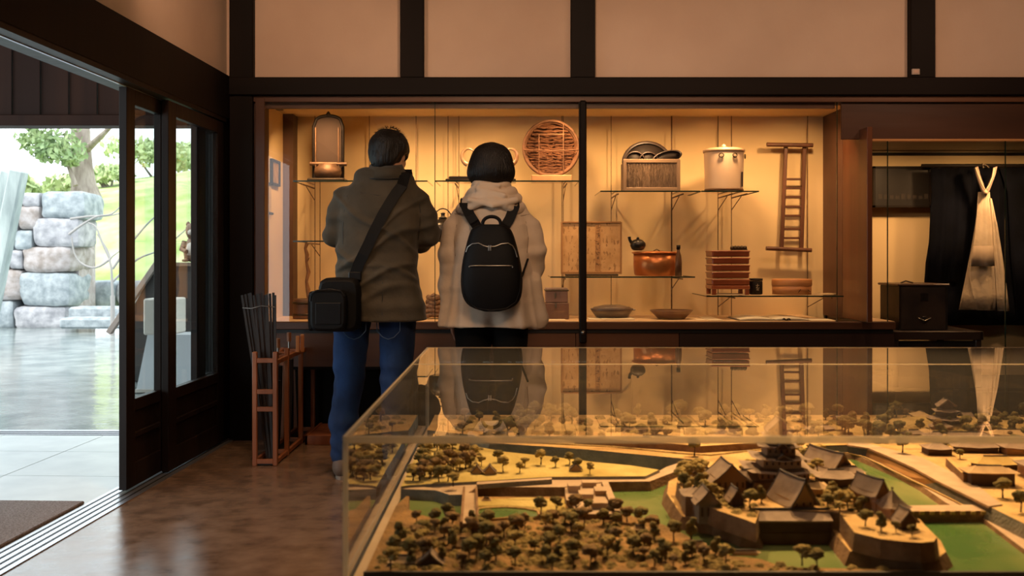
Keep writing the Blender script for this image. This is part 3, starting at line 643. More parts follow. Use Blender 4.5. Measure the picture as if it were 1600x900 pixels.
# calligraphy board
D = 5.93; z3 = Z(433, 5.76) + .004
def paper_mat(name, c, c2, ink, n=1):
    m = mat(name, c, .85, c2, 14, detail=6); nt, N, K, b = nodes(m)
    tc = N.new('ShaderNodeTexCoord'); mp = N.new('ShaderNodeMapping'); mp.inputs['Scale'].default_value = (60, 1, 26)
    nn = N.new('ShaderNodeTexNoise'); nn.inputs['Scale'].default_value = 1.0; nn.inputs['Detail'].default_value = 2; K.new(tc.outputs['Object'], mp.inputs[0]); K.new(mp.outputs[0], nn.inputs[0])
    st = N.new('ShaderNodeMath'); st.operation = 'GREATER_THAN'; st.inputs[1].default_value = .60; K.new(nn.outputs[0], st.inputs[0])
    mx = N.new('ShaderNodeMix'); mx.data_type = 'RGBA'; mx.inputs[7].default_value = (*ink, 1); K.new(st.outputs[0], mx.inputs[0])
    K.new(b.inputs['Base Color'].links[0].from_socket, mx.inputs[6]); K.new(mx.outputs[2], b.inputs['Base Color']); return m
PAP = paper_mat('old_paper_text', (.52, .30, .12), (.66, .40, .18), (.36, .20, .08))
t = thing('calligraphy_board', base(925, D, z3), 'old tan paper panel with faded handwriting in a thin wooden frame', 'panel')
xa, xb, zt = X(878, D), X(970, D), Z(347, D)
m = MB(); m.box((xa, D, z3 + .02), (xb, D + .015, zt)); m.build('paper_sheet', PAP, t)
for a, b, c, d in ((xa - .006, xa + .004, z3 + .012, zt), (xb - .004, xb + .006, z3 + .012, zt), (xa, xb, z3 + .012, z3 + .026), (xa, xb, zt - .006, zt + .004)):
    m = MB(); m.box((a, D - .008, c), (b, D + .018, d), .001); m.build('frame_strip', mat('frame_strip%.3f%.2f' % (a, c), (.34, .17, .06), .5), t)
m = MB(); m.box((X(930, D), D - .003, z3 + .03), (X(938, D), D, zt - .01)); m.build('title_strip', mat('title_strip', (.46, .25, .10), .8, (.36, .18, .07), 40), t)
INK = mat('ink', (.05, .025, .015), .8)
rnd = random.Random(3)
m = MB()
for zc in [zt - .03 - .032*k for k in range(8)]:
    for q in range(5):
        a = rnd.uniform(-.011, .011); b = rnd.uniform(-.011, .011); x_ = X(934, D) + a; z_ = zc + b; l = rnd.uniform(.006, .014)
        if q % 2: m.bar((x_ - l/2, D - .0035, z_), (x_ + l/2, D - .0035, z_ + rnd.uniform(-.003, .003)), .0022, .001, (0,1,0))
        else: m.bar((x_, D - .0035, z_ - l/2), (x_ + rnd.uniform(-.004, .004), D - .0035, z_ + l/2), .0022, .001, (0,1,0))
tag(m.build('brush_writing', INK, t), kind='stuff')
m = MB(); m.box((xa + .02, D - .05, z3), (xb - .02, D + .04, z3 + .012), .003); m.build('support', STRONG, t)
# copper pot with kettle and bottle
COP = mat('copper', (.50, .17, .055), .32, (.64, .26, .09), 6, metal=.75, bump=.1, bscale=30)
t = thing('copper_pot', base(1026, D, z3), 'wide orange copper pot with a flat rim', 'pot')
cx, rr = X(1026, D), 36/1500*D; h = Z(393, D) - z3
m = MB(); m.lathe([(rr*.86, 0), (rr*.93, .01), (rr*.97, h*.45), (rr*.96, h*.92)], (cx, D + .04, z3), 48); m.build('body', COP, t)
m = MB(); m.lathe([(rr*.94, h*.90), (rr*1.04, h*.93), (rr*1.04, h*.97), (rr*.9, h)], (cx, D + .04, z3), 48); m.build('rim', COP, t)
m = MB(); m.lathe([(rr*.9, h*.985), (rr*.3, h*1.02), (0, h*1.03)], (cx, D + .04, z3), 32); m.build('lid', COP, t)
m = MB(); m.tube([(cx - .02, D, z3 + h*1.02), (cx, D, z3 + h*1.09), (cx + .02, D, z3 + h*1.02)], .003, 6); m.build('lid_handle', STRONG, t)
IR = mat('iron', (.02, .017, .015), .3, (.035, .03, .026), 20, metal=.5)
zk = z3 + h + .006
t = thing('small_kettle', base(996, D, zk), 'small shiny black kettle sitting on the left rim of the copper pot', 'kettle')
c = Vector((X(996, D), D - .02, zk))
m = MB(); m.lathe([(.024, 0), (.038, .008), (.048, .03), (.046, .048), (.030, .064), (.012, .070), (0, .071)], c, 24, 1, .9); m.build('body', IR, t)
m = MB(); m.tube([c + Vector((-.036,0,.045)), c + Vector((-.05,0,.065)), c + Vector((-.053,0,.085))], [.012,.009,.010], 8); m.build('spout', IR, t)
m = MB(); m.lathe([(.006,0),(.010,.006),(0,.014)], c + Vector((0,0,.070)), 10); m.build('lid_knob', IR, t)
t = thing('slim_bottle', base(1060, 5.80, z3), 'slim brown glass bottle at the right end of the copper pot shelf', 'bottle')
c = base(1060, 5.80, z3)
m = MB(); m.lathe([(.020, 0), (.021, .08), (.018, .12), (.009, .15), (.009, .165)], c, 16); m.build('body', mat('bottle_brown', (.12, .06, .03), .15, (.18, .09, .05), 12), t)
m = MB(); m.lathe([(.012, .162), (.012, .188), (0, .189)], c, 12); m.build('stopper', DK, t)
# stacked lacquer boxes
D = 5.86; z4 = Z(463, 5.70) + .004
LAC = mat('red_lacquer', (.24, .055, .02), .3, (.36, .10, .035), 5, coat=.3)
t = thing('stacked_boxes', base(1137, D, z4), 'five-tier reddish lacquer box stack on short legs', 'box stack')
xa, xb = X(1109, D), X(1167, D); zt = Z(391, D)
z = z4 + .055; n = 5; hh = (zt - z)/n
for k in range(n):
    m = MB(); m.box((xa + .002*(k % 2), D - .07, z + .003), (xb - .002*(k % 2), D + .12, z + hh - .002), .006); o = m.build('tier', LAC, t)
    m = MB(); m.box((xa - .003, D - .074, z + hh - .012), (xb + .003, D + .124, z + hh - .003), .003); m.build('tier_rim', LAC, o); z += hh
m = MB(); m.box((xa - .002, D - .072, z4 + .035), (xb + .002, D + .12, z4 + .058), .004); m.build('stand_top', LAC, t)
for x_ in (xa + .014, xb - .014):
    for y_ in (D - .058, D + .105): m = MB(); m.bar((x_, y_, z4), (x_, y_, z4 + .037), .026, .02, (0,1,0), .003); m.build('leg', LAC, t)
m = MB(); m.box((xa + .03, D - .05, z4), (xb - .03, D + .05, z4 + .006)); m.build('label_card', mat('label_cream', (.7, .58, .36), .8), t)
t = thing('small_brush_rest', base(1155, D, zt), 'small dark knobbly rest on top of the lacquer box stack', 'rest')
for k in range(5): m = MB(); m.lathe([(0,0),(.012,.002),(.013,.012),(.008,.022),(0,.024)], (X(1144 + 5*k, D), D, zt + .004), 8); m.build('knob', STRONG, t)
m = MB(); m.box((X(1142, D), D - .012, zt), (X(1167, D), D + .012, zt + .006)); m.build('plate', STRONG, t)
# dark jar
t = thing('label_jar', base(1181, D, z4), 'small black lidded jar with a pale written character', 'jar')
c = base(1181, D, z4); m = MB(); m.lathe([(.032, 0), (.040, .004), (.040, .078), (.037, .082)], c, 28); m.build('body', DK, t)
m = MB(); m.lathe([(.040, .084), (.041, .086), (.041, .098), (0, .100)], c, 28); m.build('lid', DK, t)
m = MB(); PALE = mat('pale_mark', (.45, .36, .22), .7)
for p, q in (((-.010,.055),(.010,.057)), ((0,.066),(-.002,.03)), ((-.010,.04),(-.003,.047)), ((.010,.045),(.004,.032)), ((-.008,.03),(.009,.028))): m.bar((c.x + p[0], c.y - .0415, c.z + p[1]), (c.x + q[0], c.y - .0415, c.z + q[1]), .003, .001, (0,1,0))
m.build('written_character', PALE, t)
# round box
BENT = mat('bentwood', (.48, .20, .07), .45, (.60, .28, .10), 8, bump=.15, bscale=30, stretch=(1, 1, 4))
t = thing('round_bentwood_box', base(1237, D, z4), 'low round orange bentwood box with overlapping lid', 'box')
c = base(1237, D + .04, z4); rr = 30.5/1500*(D + .02); m = MB(); m.lathe([(rr*.97, 0), (rr*.98, .058)], c, 48); m.build('body', BENT, t)
m = MB(); m.lathe([(rr, .054), (rr*1.005, .055), (rr*1.005, .090), (rr*.98, .094), (0, .092)], c, 48); m.build('lid', BENT, t)
m = MB(); m.bar((c.x + .005, c.y - rr*.99 - .001, c.z + .014), (c.x + .02, c.y - rr*.98, c.z + .034), .003, .002, (0,1,0)); m.bar((c.x + .07, c.y - rr*.82 , c.z + .03), (c.x + .088, c.y - rr*.72, c.z + .018), .003, .002, (0,1,0)); m.build('stitch', DK, t)
t = thing('paper_slips', base(1290, D, z4), 'thin pale paper slips at the right end of the low glass shelf', 'papers')
for k in range(3): m = MB(); m.obox((X(1284, D) + .02*k, D - .02 + .03*k, z4 + .0015 + .002*k), (.06, .03, .0008), frot(.3*k)); m.build('slip', mat('slip%d' % k, (.7, .56, .34), .8), t)
# kettle between the man and the woman, items on the lowest level
z5 = Z(377, 5.76) + .004; D = 5.92
t = thing('iron_kettle', base(690, D, z5), 'dark cast iron kettle on the middle shelf between the two people', 'kettle')
c = base(692, D, z5); m = MB(); m.lathe([(.05, 0), (.085, .01), (.10, .05), (.095, .09), (.06, .125), (.025, .135), (.02, .14)], c, 28); m.build('body', IR, t)
m = MB(); m.lathe([(.026, .138), (.03, .142), (.012, .15), (.012, .165), (.016, .172), (0, .176)], c, 16); m.build('lid', IR, t)
m = MB(); m.tube([c + Vector((-.09,0,.07)), c + Vector((-.115,0,.09)), c + Vector((-.125,0,.12))], [.016,.012,.010], 8); m.build('spout', IR, t)
m = MB(); m.tube([c + Vector((.06*math.cos(a), 0, .115 + .085*math.sin(a))) for a in [math.pi*k/10 for k in range(11)]], .004, 6); m.build('handle', IR, t)
D = 5.9
t = thing('twisted_branch', base(482, D, SZ + .12), 'thin knotted branch standing in a dark block at the far left of the showcase', 'branch')
P = [W(482,466,D), W(481,452,D), W(479,440,D), W(482,425,D), W(479,410,D), W(480,398,D), W(477,388,D), W(480,380,D)]
m = MB(); m.tube(P, [.010, .014, .009, .013, .008, .013, .009, .012], 8); m.build('stick', mat('branch_wood', (.30, .15, .06), .7, (.2, .09, .04), 20, bump=.5), t)
m = MB(); m.tube([P[4], P[4] + Vector((.02,-.01,.03))], [.006,.002], 6); m.build('side_twig', MATS['branch_wood'], t)
t = thing('wooden_block', base(474, D, SZ), 'short dark wooden tub under the twisted branch', 'tub')
c = base(476, D, SZ); m = MB(); m.lathe([(.068, 0), (.072, .01), (.068, .115), (.064, .122), (.0, .118)], c, 24); m.build('body', mat('tub_wood', (.10, .05, .03), .6, (.17, .09, .05), 10), t)
for z_ in (.02, .09): m = MB(); m.lathe([(.070, 0), (.0755, .002), (.0745, .012), (.069, .014)], c + Vector((0,0,z_)), 24); m.build('hoop', STRONG, t)
t = thing('coiled_straw_rope', base(679, D, SZ), 'pile of coiled brown straw rope in front of the case back between the people', 'rope')
for k in range(5):
    m = MB(); m.tube([(X(679, D) + (.055 - .004*k)*math.cos(a), D + .05*math.sin(a), SZ + .024 + .026*k + .006*math.sin(3*a + k)) for a in [2*math.pi*j/20 for j in range(20)]], .015, 8, closed=True); m.build('coil', mat('rope%d' % k, (.14, .08, .045), .9, (.28, .17, .10), 60, bump=.8, bscale=80), t)
m = MB(); m.tube([(X(672, D), D - .04, SZ + .13), (X(679, D), D - .05, SZ + .15), (X(688, D), D - .03, SZ + .125)], .012, 8); m.build('knot', MATS['rope1'], t)
D = 5.82
CH = mat('chest_brown', (.10, .05, .035), .5, (.16, .08, .055), 8)
t = thing('small_chest', base(870, D, SZ), 'small dark two-part wooden chest with a metal lock beside the woman', 'chest')
xa, xb = X(852, D), X(889, D)
m = MB(); m.box((xa, D, SZ + .001), (xb, D + .14, SZ + .10), .003); m.build('body', CH, t)
m = MB(); m.box((xa + .002, D + .002, SZ + .102), (xb - .006, D + .138, SZ + .19), .004); m.build('lid', mat('chest_lid', (.17, .10, .08), .45, (.22, .13, .10), 8), t)
m = MB(); m.box((X(866,D), D - .003, SZ + .13), (X(869,D), D + .002, SZ + .16)); m.box((X(867,D), D - .003, SZ + .07), (X(870,D), D, SZ + .10)); m.build('lock_plate', METAL, t)
m = MB(); m.box((xa - .004, D - .004, SZ + .172), (xb, D + .14, SZ + .18), .002); m.build('lid_band', STRONG, t)
PLT = mat('dark_plate', (.07, .05, .04), .3, (.12, .08, .06), 8)
D = 5.86
t = thing('lidded_dish', base(956, D, SZ), 'low grey-brown oval dish with a domed lid on pale cards', 'dish')
c = base(956, D, SZ + .012); rr = 33/1500*D; m = MB(); m.lathe([(rr*.70, 0), (rr*.78, .004), (rr*.92, .03), (rr*1.02, .05), (rr*.98, .054), (rr*.9, .046)], c, 40, 1, .75); m.build('dish', PLT, t)
m = MB(); m.lathe([(rr*.95, .05), (rr*.85, .062), (rr*.4, .074), (0, .076)], c, 40, 1, .75); m.build('lid', mat('dish_lid', (.12, .09, .07), .25, (.17, .12, .09), 8), t)
m = MB(); m.box((c.x + rr*.98, D - .012, c.z + .04), (c.x + rr*1.12, D + .012, c.z + .048), .003); m.build('lug', PLT, t)
t = thing('shallow_bowl', base(1049, D, SZ), 'shallow brown flared wooden bowl on the case floor below the copper pot', 'bowl')
c = base(1049, D, SZ); rr = 33/1500*D; m = MB(); m.lathe([(rr*.55, 0), (rr*.62, .002), (rr*.85, .03), (rr*1.02, .052), (rr*1.0, .056), (rr*.8, .036), (rr*.5, .016), (0, .014)], c, 40, 1, .8); m.build('bowl', mat('bowl_brown', (.14, .07, .04), .35, (.2, .11, .06), 8), t)
CARD = mat('card', (.80, .70, .50), .8)
g = 'cards and sheets lying on the case floor'
for k, (a, b, y0, y1, h_, lab) in enumerate(((921, 940, 5.74, 5.90, .008, 'pale card under the left end of the lidded dish'), (941, 992, 5.72, 5.92, .010, 'wide pale card under the lidded dish'), (1089, 1105, 5.74, 5.84, .003, 'small pale card right of the shallow bowl'), (852, 884, 5.70, 5.80, .004, 'narrow card in front of the small chest'), (1108, 1130, 5.70, 6.05, .004, 'angled board left of the open sheets'), (1268, 1306, 5.68, 5.86, .004, 'pale sheet at the right end of the case floor'))):
    m = MB(); m.box((X(a, y0), y0, SZ + .0005), (X(b, y0), y1, SZ + h_), .001); o = m.build('caption_card', CARD, None); tag(o, lab, 'card', g)
t = thing('open_book', (X(1200, 5.86), 5.86, SZ + .001), 'large open old book lying under the low glass shelf', 'book')
for s_ in (-1, 1):
    m = MB(); xs_ = [X(1200, 5.86) + s_*(.005 + .2*k/8) for k in range(9)]; zz_ = [SZ + .006 + .012*math.sin(math.pi*min(1, (k+.6)/9)) for k in range(9)]
    m.loft([[Vector((x_, 5.72, SZ + .001)), Vector((x_, 5.72, z_)), Vector((x_, 6.02, z_)), Vector((x_, 6.02, SZ + .001))] for x_, z_ in zip(xs_, zz_)]); m.build('page_block', CARD, t)
m = MB(); m.box((X(1198, 5.86) - .21, 5.71, SZ + .0004), (X(1202, 5.86) + .21, 6.03, SZ + .002)); m.build('cover', STRONG, t)
t = thing('iron_clasp', base(1229, 5.73, SZ), 'tiny dark iron clasp lying in front of the open book', 'clasp')
m = MB(); m.tube([(X(1223 + 2*k, 5.70), 5.70, SZ + .008 + .005*math.sin(k*1.7)) for k in range(7)], .005, 6); m.build('bow', IR, t)
m = MB(); m.box((X(1226,5.70), 5.69, SZ + .001), (X(1232,5.70), 5.71, SZ + .006)); m.build('plate', IR, t)
# ---------------------------------------------------------------- right hand showcase
c2 = thing('right_showcase', (2.9, GL, 0), 'right-hand glass showcase with dark header board and garments', 'showcase')
zc = Z(220); m = MB(); m.box((X(1317), BW + .03, zc + .012), (5.1, BW + .05, ZL0), .002); m.build('header_board', planks('header_board', (.04, .017, .009), (.085, .036, .018), (.12, 1, 1), .4, .12), c2)
m = MB(); m.box((X(1290), BW + .02, SZ - .04), (X(1300), GL + .0, ZL0)); 
m = MB(); m.box((X(1365), BW + .02, zc), (5.1, BW + .055, zc + .014), .002); m.build('light_rail', mat('rail_orange', (.60, .30, .11), .5), c2)
m = MB(); m.box((XR + .03, BW + .055, zc + .012), (5.1, CB, zc + .03)); m.build('case_ceiling', BROWNX, c2)
m = MB(); m.box((XR + .03, CB - .012, .3), (5.1, CB, zc + .012)); m.build('back_panel', CREAM, c2)
m = MB(); m.box((5.08, BW + .06, .3), (5.1, CB, zc + .012)); m.build('side_panel', CREAM, c2)
m = MB(); m.box((XR + .031, GL + .04, SZ - .03), (X(1404), CB - .012, SZ)); m.build('floor_board', MATS['case_floor'], c2)
m = MB(); m.box((X(1404), BW + .05, .28), (5.1, CB, .30)); m.build('lower_floor', DARKWOODX, c2)
m = MB(); m.box((X(1404), BW + .03, 0), (5.1, BW + .05, .28)); m.build('base_board', DARKWOODX, c2)
m = MB(); m.box((X(1362), CB - .03, Z(243, CB - .03)), (5.1, CB - .012, Z(238, CB - .03))); m.build('back_rail', DK, c2)
for a, b in ((1341, 1387), (1387, 1571), (1571, 1890), (1890, 2160)): pane(c2, X(a, GL), X(b, GL), .29 if a > 1380 else SZ, zc)
INDIGO = mat('indigo_cloth', (.003, .003, .004), .95, (.006, .007, .012), 5, bump=.2, bscale=60, spec=.08)
# folded dark picture/banner
D = 6.2
t = thing('dark_landscape_panel', W(1409, 322, D), 'wide dark framed panel with a faint pale band, behind the glass at right', 'picture')
m = MB(); m.box((X(1366, D), D, Z(322, D)), (X(1452, D), D + .02, Z(262, D)), .003); m.build('panel', mat('panel_dark', (.008, .006, .005), .5, (.015, .011, .009), 6), t)
m = MB()
for k in range(9): m.box((X(1372 + 9*k, D), D - .002, Z(311, D)), (X(1378 + 9*k, D), D, Z(303 + (k*5) % 4, D)))
m.build('pale_band', mat('pale_band', (.035, .026, .02), .7), t)
m = MB()
for a in ((1364, 260, 1454, 263), (1364, 321, 1454, 324), (1364, 260, 1367, 324), (1451, 260, 1454, 324)): m.box((X(a[0], D), D - .01, Z(a[3], D)), (X(a[2], D), D + .02, Z(a[1], D)))
m.build('frame', DK, t)
# garments
def cloth(name, mt, parent, left, right, ys, D, amp=.02, freq=22, n=26, th=.006, ph=0):
    m = MB(); rows = []
    for i, y_ in enumerate(ys):
        a, b = left[i], right[i]; row = []
        for k in range(n+1):
            f = k/n; x_ = X(a + (b-a)*f, D); k_ = i/(len(ys)-1)
            row.append(Vector((x_, D + amp*(.25 + .75*k_)*math.sin(freq*f + ph + .6*i*.2) + .3*amp*math.sin(freq*2.3*f + 1.3), Z(y_, D))))
        rows.append(row)
    m.loft(rows, closed=False, cap=False); return m.build(name, mt, parent, solid=th)
t = thing('indigo_robe', W(1560, 520, 6.12), 'wide black-blue hanging robe behind the pale cloth at right', 'robe')
cloth('body', INDIGO, t, [1500, 1478, 1462, 1454, 1448, 1446, 1447, 1450], [1640, 1680, 1700, 1710, 1715, 1718, 1720, 1720], [262, 285, 330, 370, 410, 440, 480, 508], 6.14, .02, 30, 50)
cloth('sleeve', INDIGO, t, [1455, 1456, 1453, 1449], [1520, 1520, 1516, 1505], [262, 300, 370, 440], 6.10, .015, 14, 20)
cloth('sleeve', INDIGO, t, [1562, 1575, 1580, 1590], [1760, 1765, 1770, 1775], [262, 300, 400, 500], 6.10, .015, 24, 30)
m = MB(); m.tube([(X(1440, 6.13), 6.13, Z(259, 6.13)), (X(1790, 6.13), 6.13, Z(259, 6.13))], .012, 8); m.build('hanging_pole', DK, t)
PALEC = mat('undyed_cloth', (.46, .36, .24), .9, (.60, .48, .33), 7, bump=.5, bscale=26); COLLAR = mat('collar_cloth', (.28, .20, .15), .85, (.36, .26, .2), 10)
t = thing('pale_work_apron', W(1538, 485, 6.0), 'undyed cream cloth garment flaring to the hem in front of the robe', 'garment')
cloth('centre_panel', PALEC, t, [1529, 1527, 1523, 1518, 1515, 1520, 1528], [1546, 1549, 1553, 1555, 1557, 1558, 1556], [300, 330, 370, 400, 430, 460, 485], 6.0, .012, 7, 16)
cloth('left_panel', PALEC, t, [1529, 1523, 1516, 1510, 1504, 1499], [1531, 1529, 1526, 1523, 1525, 1529], [320, 360, 400, 430, 460, 484], 6.02, .008, 5, 10)
cloth('right_panel', PALEC, t, [1547, 1551, 1554, 1556, 1558, 1560], [1549, 1558, 1566, 1570, 1574, 1577], [310, 350, 400, 430, 460, 486], 5.99, .010, 6, 12)
cloth('patch', mat('patch_cloth', (.30, .225, .15), .9, (.38, .29, .2), 12), t, [1521, 1519, 1517.5], [1552, 1553.5, 1554.5], [384, 400, 416], 5.966, .010, 7, 12, .003)
m = MB()
for s_ in (-1, 1):
    cx = 1540; P = [(cx + s_*15, 262), (cx + s_*12, 275), (cx + s_*5, 294), (cx + s_*1, 304)]
    m.loft([[W(a - 3.5, b, 5.97), W(a + 3.5, b - 2, 5.96), W(a + 3.5, b - 2, 5.975), W(a - 3.5, b, 5.985)] for a, b in P])
m.build('collar', COLLAR, t)
m = MB(); m.tube([W(1524, 262, 5.955), W(1529, 275, 5.95), W(1535, 290, 5.95), W(1540, 298, 5.95), W(1546, 288, 5.95), W(1551, 275, 5.95), W(1553, 263, 5.955)], .004, 6); m.build('neck_cord', mat('cord_pale', (.6, .45, .28), .8), t)
m = MB(); m.lathe([(0, -.014), (.012, -.008), (.012, .006), (0, .014)], W(1540, 300, 5.945), 10); m.build('cord_knot', MATS['cord_pale'], t)
m = MB(); m.tube([W(1536, 262, 5.97), W(1535, 256, 5.97), W(1540, 258, 5.97), W(1545, 262, 5.97)], .006, 8); m.build('hanger_hook', STRONG, t)
# chest on its stand
D = 5.76
t = thing('travel_chest', (X(1440, D), D + .15, Z(516, D)), 'old black-brown travelling chest with iron lock on the tray table', 'chest')
xa, xb, za, zb = X(1405, D), X(1480, D), Z(516, D), Z(447, D)
TC = mat('chest_dark', (.010, .006, .005), .5, (.034, .02, .014), 7, bump=.1)
m = MB(); m.box((xa, D, za + .001), (xb, D + .30, zb), .004); m.build('body', TC, t)
m = MB(); m.box((xa - .012, D - .01, zb), (xb + .012, D + .31, zb + .014), .004); m.build('lid', mat('chest_lid_edge', (.06, .03, .02), .35), t)
for k, (a, b, c, d) in enumerate(((1438, 470, 1450, 458), (1441, 505, 1447, 495))): m = MB(); m.box((X(a, D), D - .004, Z(b, D)), (X(c, D), D, Z(d, D)), .001); m.build('lock_plate', IR, t)
m = MB(); m.tube([(X(1434,D), D - .006, Z(497,D)), (X(1444,D), D - .014, Z(501,D)), (X(1454,D), D - .006, Z(497,D))], .003, 6); m.build('bail_handle', METAL, t)
m = MB()
for a in (xa + .004, xb - .004): m.box((a - .006, D - .003, za + .002), (a + .006, D, zb - .001))
m.build('corner_strap', IR, t)
m = MB(); m.tube([(X(1420,D), D + .12, zb + .016), (X(1428,D), D + .12, zb + .028), (X(1440,D), D + .12, zb + .016)], .005, 6); m.build('top_handle', STRONG, t)
t = thing('tray_table', (X(1465, 5.66), 5.85, .30), 'low dark wooden stand with a raised rim under the travelling chest', 'table')
xa, xb, zz = X(1396, 5.66), X(1536, 5.66), Z(516, D)
m = MB(); m.box((xa, 5.68, zz - .03), (xb, 6.2, zz - .001)); m.build('top_board', TC, t)
for a in ((xa, 5.665, xb, 5.685), (xa, 6.19, xb, 6.21), (xa - .006, 5.665, xa + .012, 6.21), (xb - .012, 5.665, xb + .006, 6.21)): m = MB(); m.box((a[0], a[1], zz - .05), (a[2], a[3], zz + (.0 if a[1] < 5.67 else .014)), .002); m.build('rim', mat('rim%.2f%.2f' % (a[0], a[1]), (.035, .02, .014), .35), t)
for x_ in (xa + .02, xb - .02):
    for y_ in (5.69, 6.18): m = MB(); m.bar((x_, y_, .301), (x_, y_, zz - .03), .035, .035, (0,1,0), .003); m.build('leg', TC, t)
m = MB(); m.box((xa + .03, 5.70, .36), (xb - .03, 5.715, zz - .06)); m.build('front_panel', TC, t)
# ---------------------------------------------------------------- umbrella rack and its contents
RW = mat('rack_wood', (.26, .085, .032), .45, (.38, .135, .055), 9, stretch=(2,2,.4), bump=.05)
rx0, rx1 = -1.32, -1.215; ry = [4.93, 5.18, 5.52, 5.86]
t = thing('umbrella_rack', (-1.27, 5.4, 0), 'narrow reddish-brown wooden umbrella rack beside the showcase', 'rack')
q = .024
for i, y_ in enumerate(ry):
    for x_, hh in ((rx0, .585 if i == 0 else .55), (rx1, (.585, .58, .575, .57)[i])):
        m = MB(); m.box((x_ - q/2, y_ - q/2, 0), (x_ + q/2, y_ + q/2, hh), .003); m.build('post', RW, t)
for x_ in (rx0, rx1):
    for z_ in (.53, .02): m = MB(); m.box((x_ - .009, ry[0], z_ - .012), (x_ + .009, ry[-1], z_ + .012), .002); m.build('long_rail', RW, t)
for y_ in (ry[0], ry[1], ry[2], ry[3]):
    for z_ in ((.54, .38, .29, .022) if y_ == ry[0] else (.53, .022)): m = MB(); m.box((rx0, y_ - .008, z_ - .012), (rx1, y_ + .008, z_ + .012), .002); m.build('cross_rail', RW, t)
m = MB(); m.box((rx0, ry[0], .004), (rx1, ry[-1], .012)); m.build('drip_tray', BLACK, t)
t = thing('low_platform', (X(498, 5.7), 5.8, 0), 'low reddish wooden platform on the floor behind the umbrella rack', 'platform')
D = 5.45
m = MB(); m.box((-1.17, 5.49, .035), (-.90, 5.90, .05), .003); m.build('top_board', RW, t)
for b in (((-1.18, 5.47, 0), (-.90, 5.49, .055)), ((-1.18, 5.47, 0), (-1.165, 5.90, .055)), ((-.915, 5.47, 0), (-.90, 5.90, .055))): m = MB(); m.box(*b, .002); m.build('edge_board', RW, t)
for k, (a, b) in enumerate(((-1.19, 5.30), (-1.17, 5.33))): pass
# closed umbrellas and a bundle of dark sticks standing in the rack
UMB = mat('umbrella_cloth', (.005, .0045, .004), .85, (.010, .009, .008), 10); BN = mat('dark_bamboo', (.014, .009, .006), .5, (.035, .02, .013), 8)
rr_ = random.Random(5)
t = thing('stick_bundle', (-1.265, 5.02, .014), 'fan of thin dark sticks tied with wire leaning out of the umbrella rack', 'sticks')
for k in range(13):
    x0 = -1.270 + .0032*k; y0 = 4.99 + .012*(k % 4); tx, ty = X(379 + 4.3*k, 4.99), 4.98 + .01*(k % 3); tz = Z(461 - (k % 4)*1.2, 4.99)
    m = MB(); m.bar((x0, y0, .016), (tx, ty, tz), .012, .006, (0,1,0)); m.build('stick', BN, t)
m = MB(); m.tube([(X(379, 4.97), 4.97, Z(481, 4.97)), (X(392, 4.96), 4.965, Z(482, 4.96)), (X(408, 4.96), 4.965, Z(478, 4.96)), (X(429, 4.96), 4.97, Z(480, 4.96))], .003, 6); m.build('tie_wire', METAL, t)
def umbrella(x, y, col, lab, lean=(0, 0), hh=.60):
    t = thing('closed_umbrella', (x, y, .014), lab, 'umbrella', 'umbrellas standing in the rack'); b = Vector((x, y, .014)); d = Vector((lean[0], lean[1], 1)).normalized()
    m = MB(); m.tube([b, b + d*.08, b + d*.3, b + d*(hh - .12)], [.005, .012, .022, .026], 10); m.build('folded_canopy', col, t)
    m = MB(); m.tube([b + d*(hh - .12), b + d*(hh - .02)], .006, 8); m.build('shaft', METAL, t)
    m = MB(); e = b + d*(hh - .02); m.tube([e, e + d*.05], .013, 10); m.build('handle', mat('umb_handle%.2f' % y, (.25, .10, .04), .4), t)
umbrella(-1.255, 5.10, UMB, 'black closed umbrella at the front of the rack', (0, .03), .52)
umbrella(-1.285, 5.28, UMB, 'black closed umbrella in the middle bay of the rack, front', (0, -.02), .58)
umbrella(-1.262, 5.42, mat('umb_grey', (.03, .028, .03), .7), 'dark grey closed umbrella in the middle bay of the rack, back', (0, .02), .60)
umbrella(-1.265, 5.70, UMB, 'black closed umbrella in the rear bay of the rack', (0, .03), .6)
t = thing('orange_wooden_tags', (-1.262, 5.32, .542), 'two pale orange wooden tags standing on the rack rail', 'tags')
OW = mat('orange_tag', (.55, .22, .07), .5)
for k, (a, b, c) in enumerate(((462, 468, 525), (468, 474, 523))): m = MB(); m.box((X(a, 5.3), 5.30 + .02*k, .545), (X(b, 5.3) - .002, 5.315 + .02*k, Z(c, 5.3)), .002); m.build('tag', OW, t)
m = MB(); m.box((-1.32, 5.29, .541), (-1.215, 5.345, .547)); m.build('tag_base', RW, t)
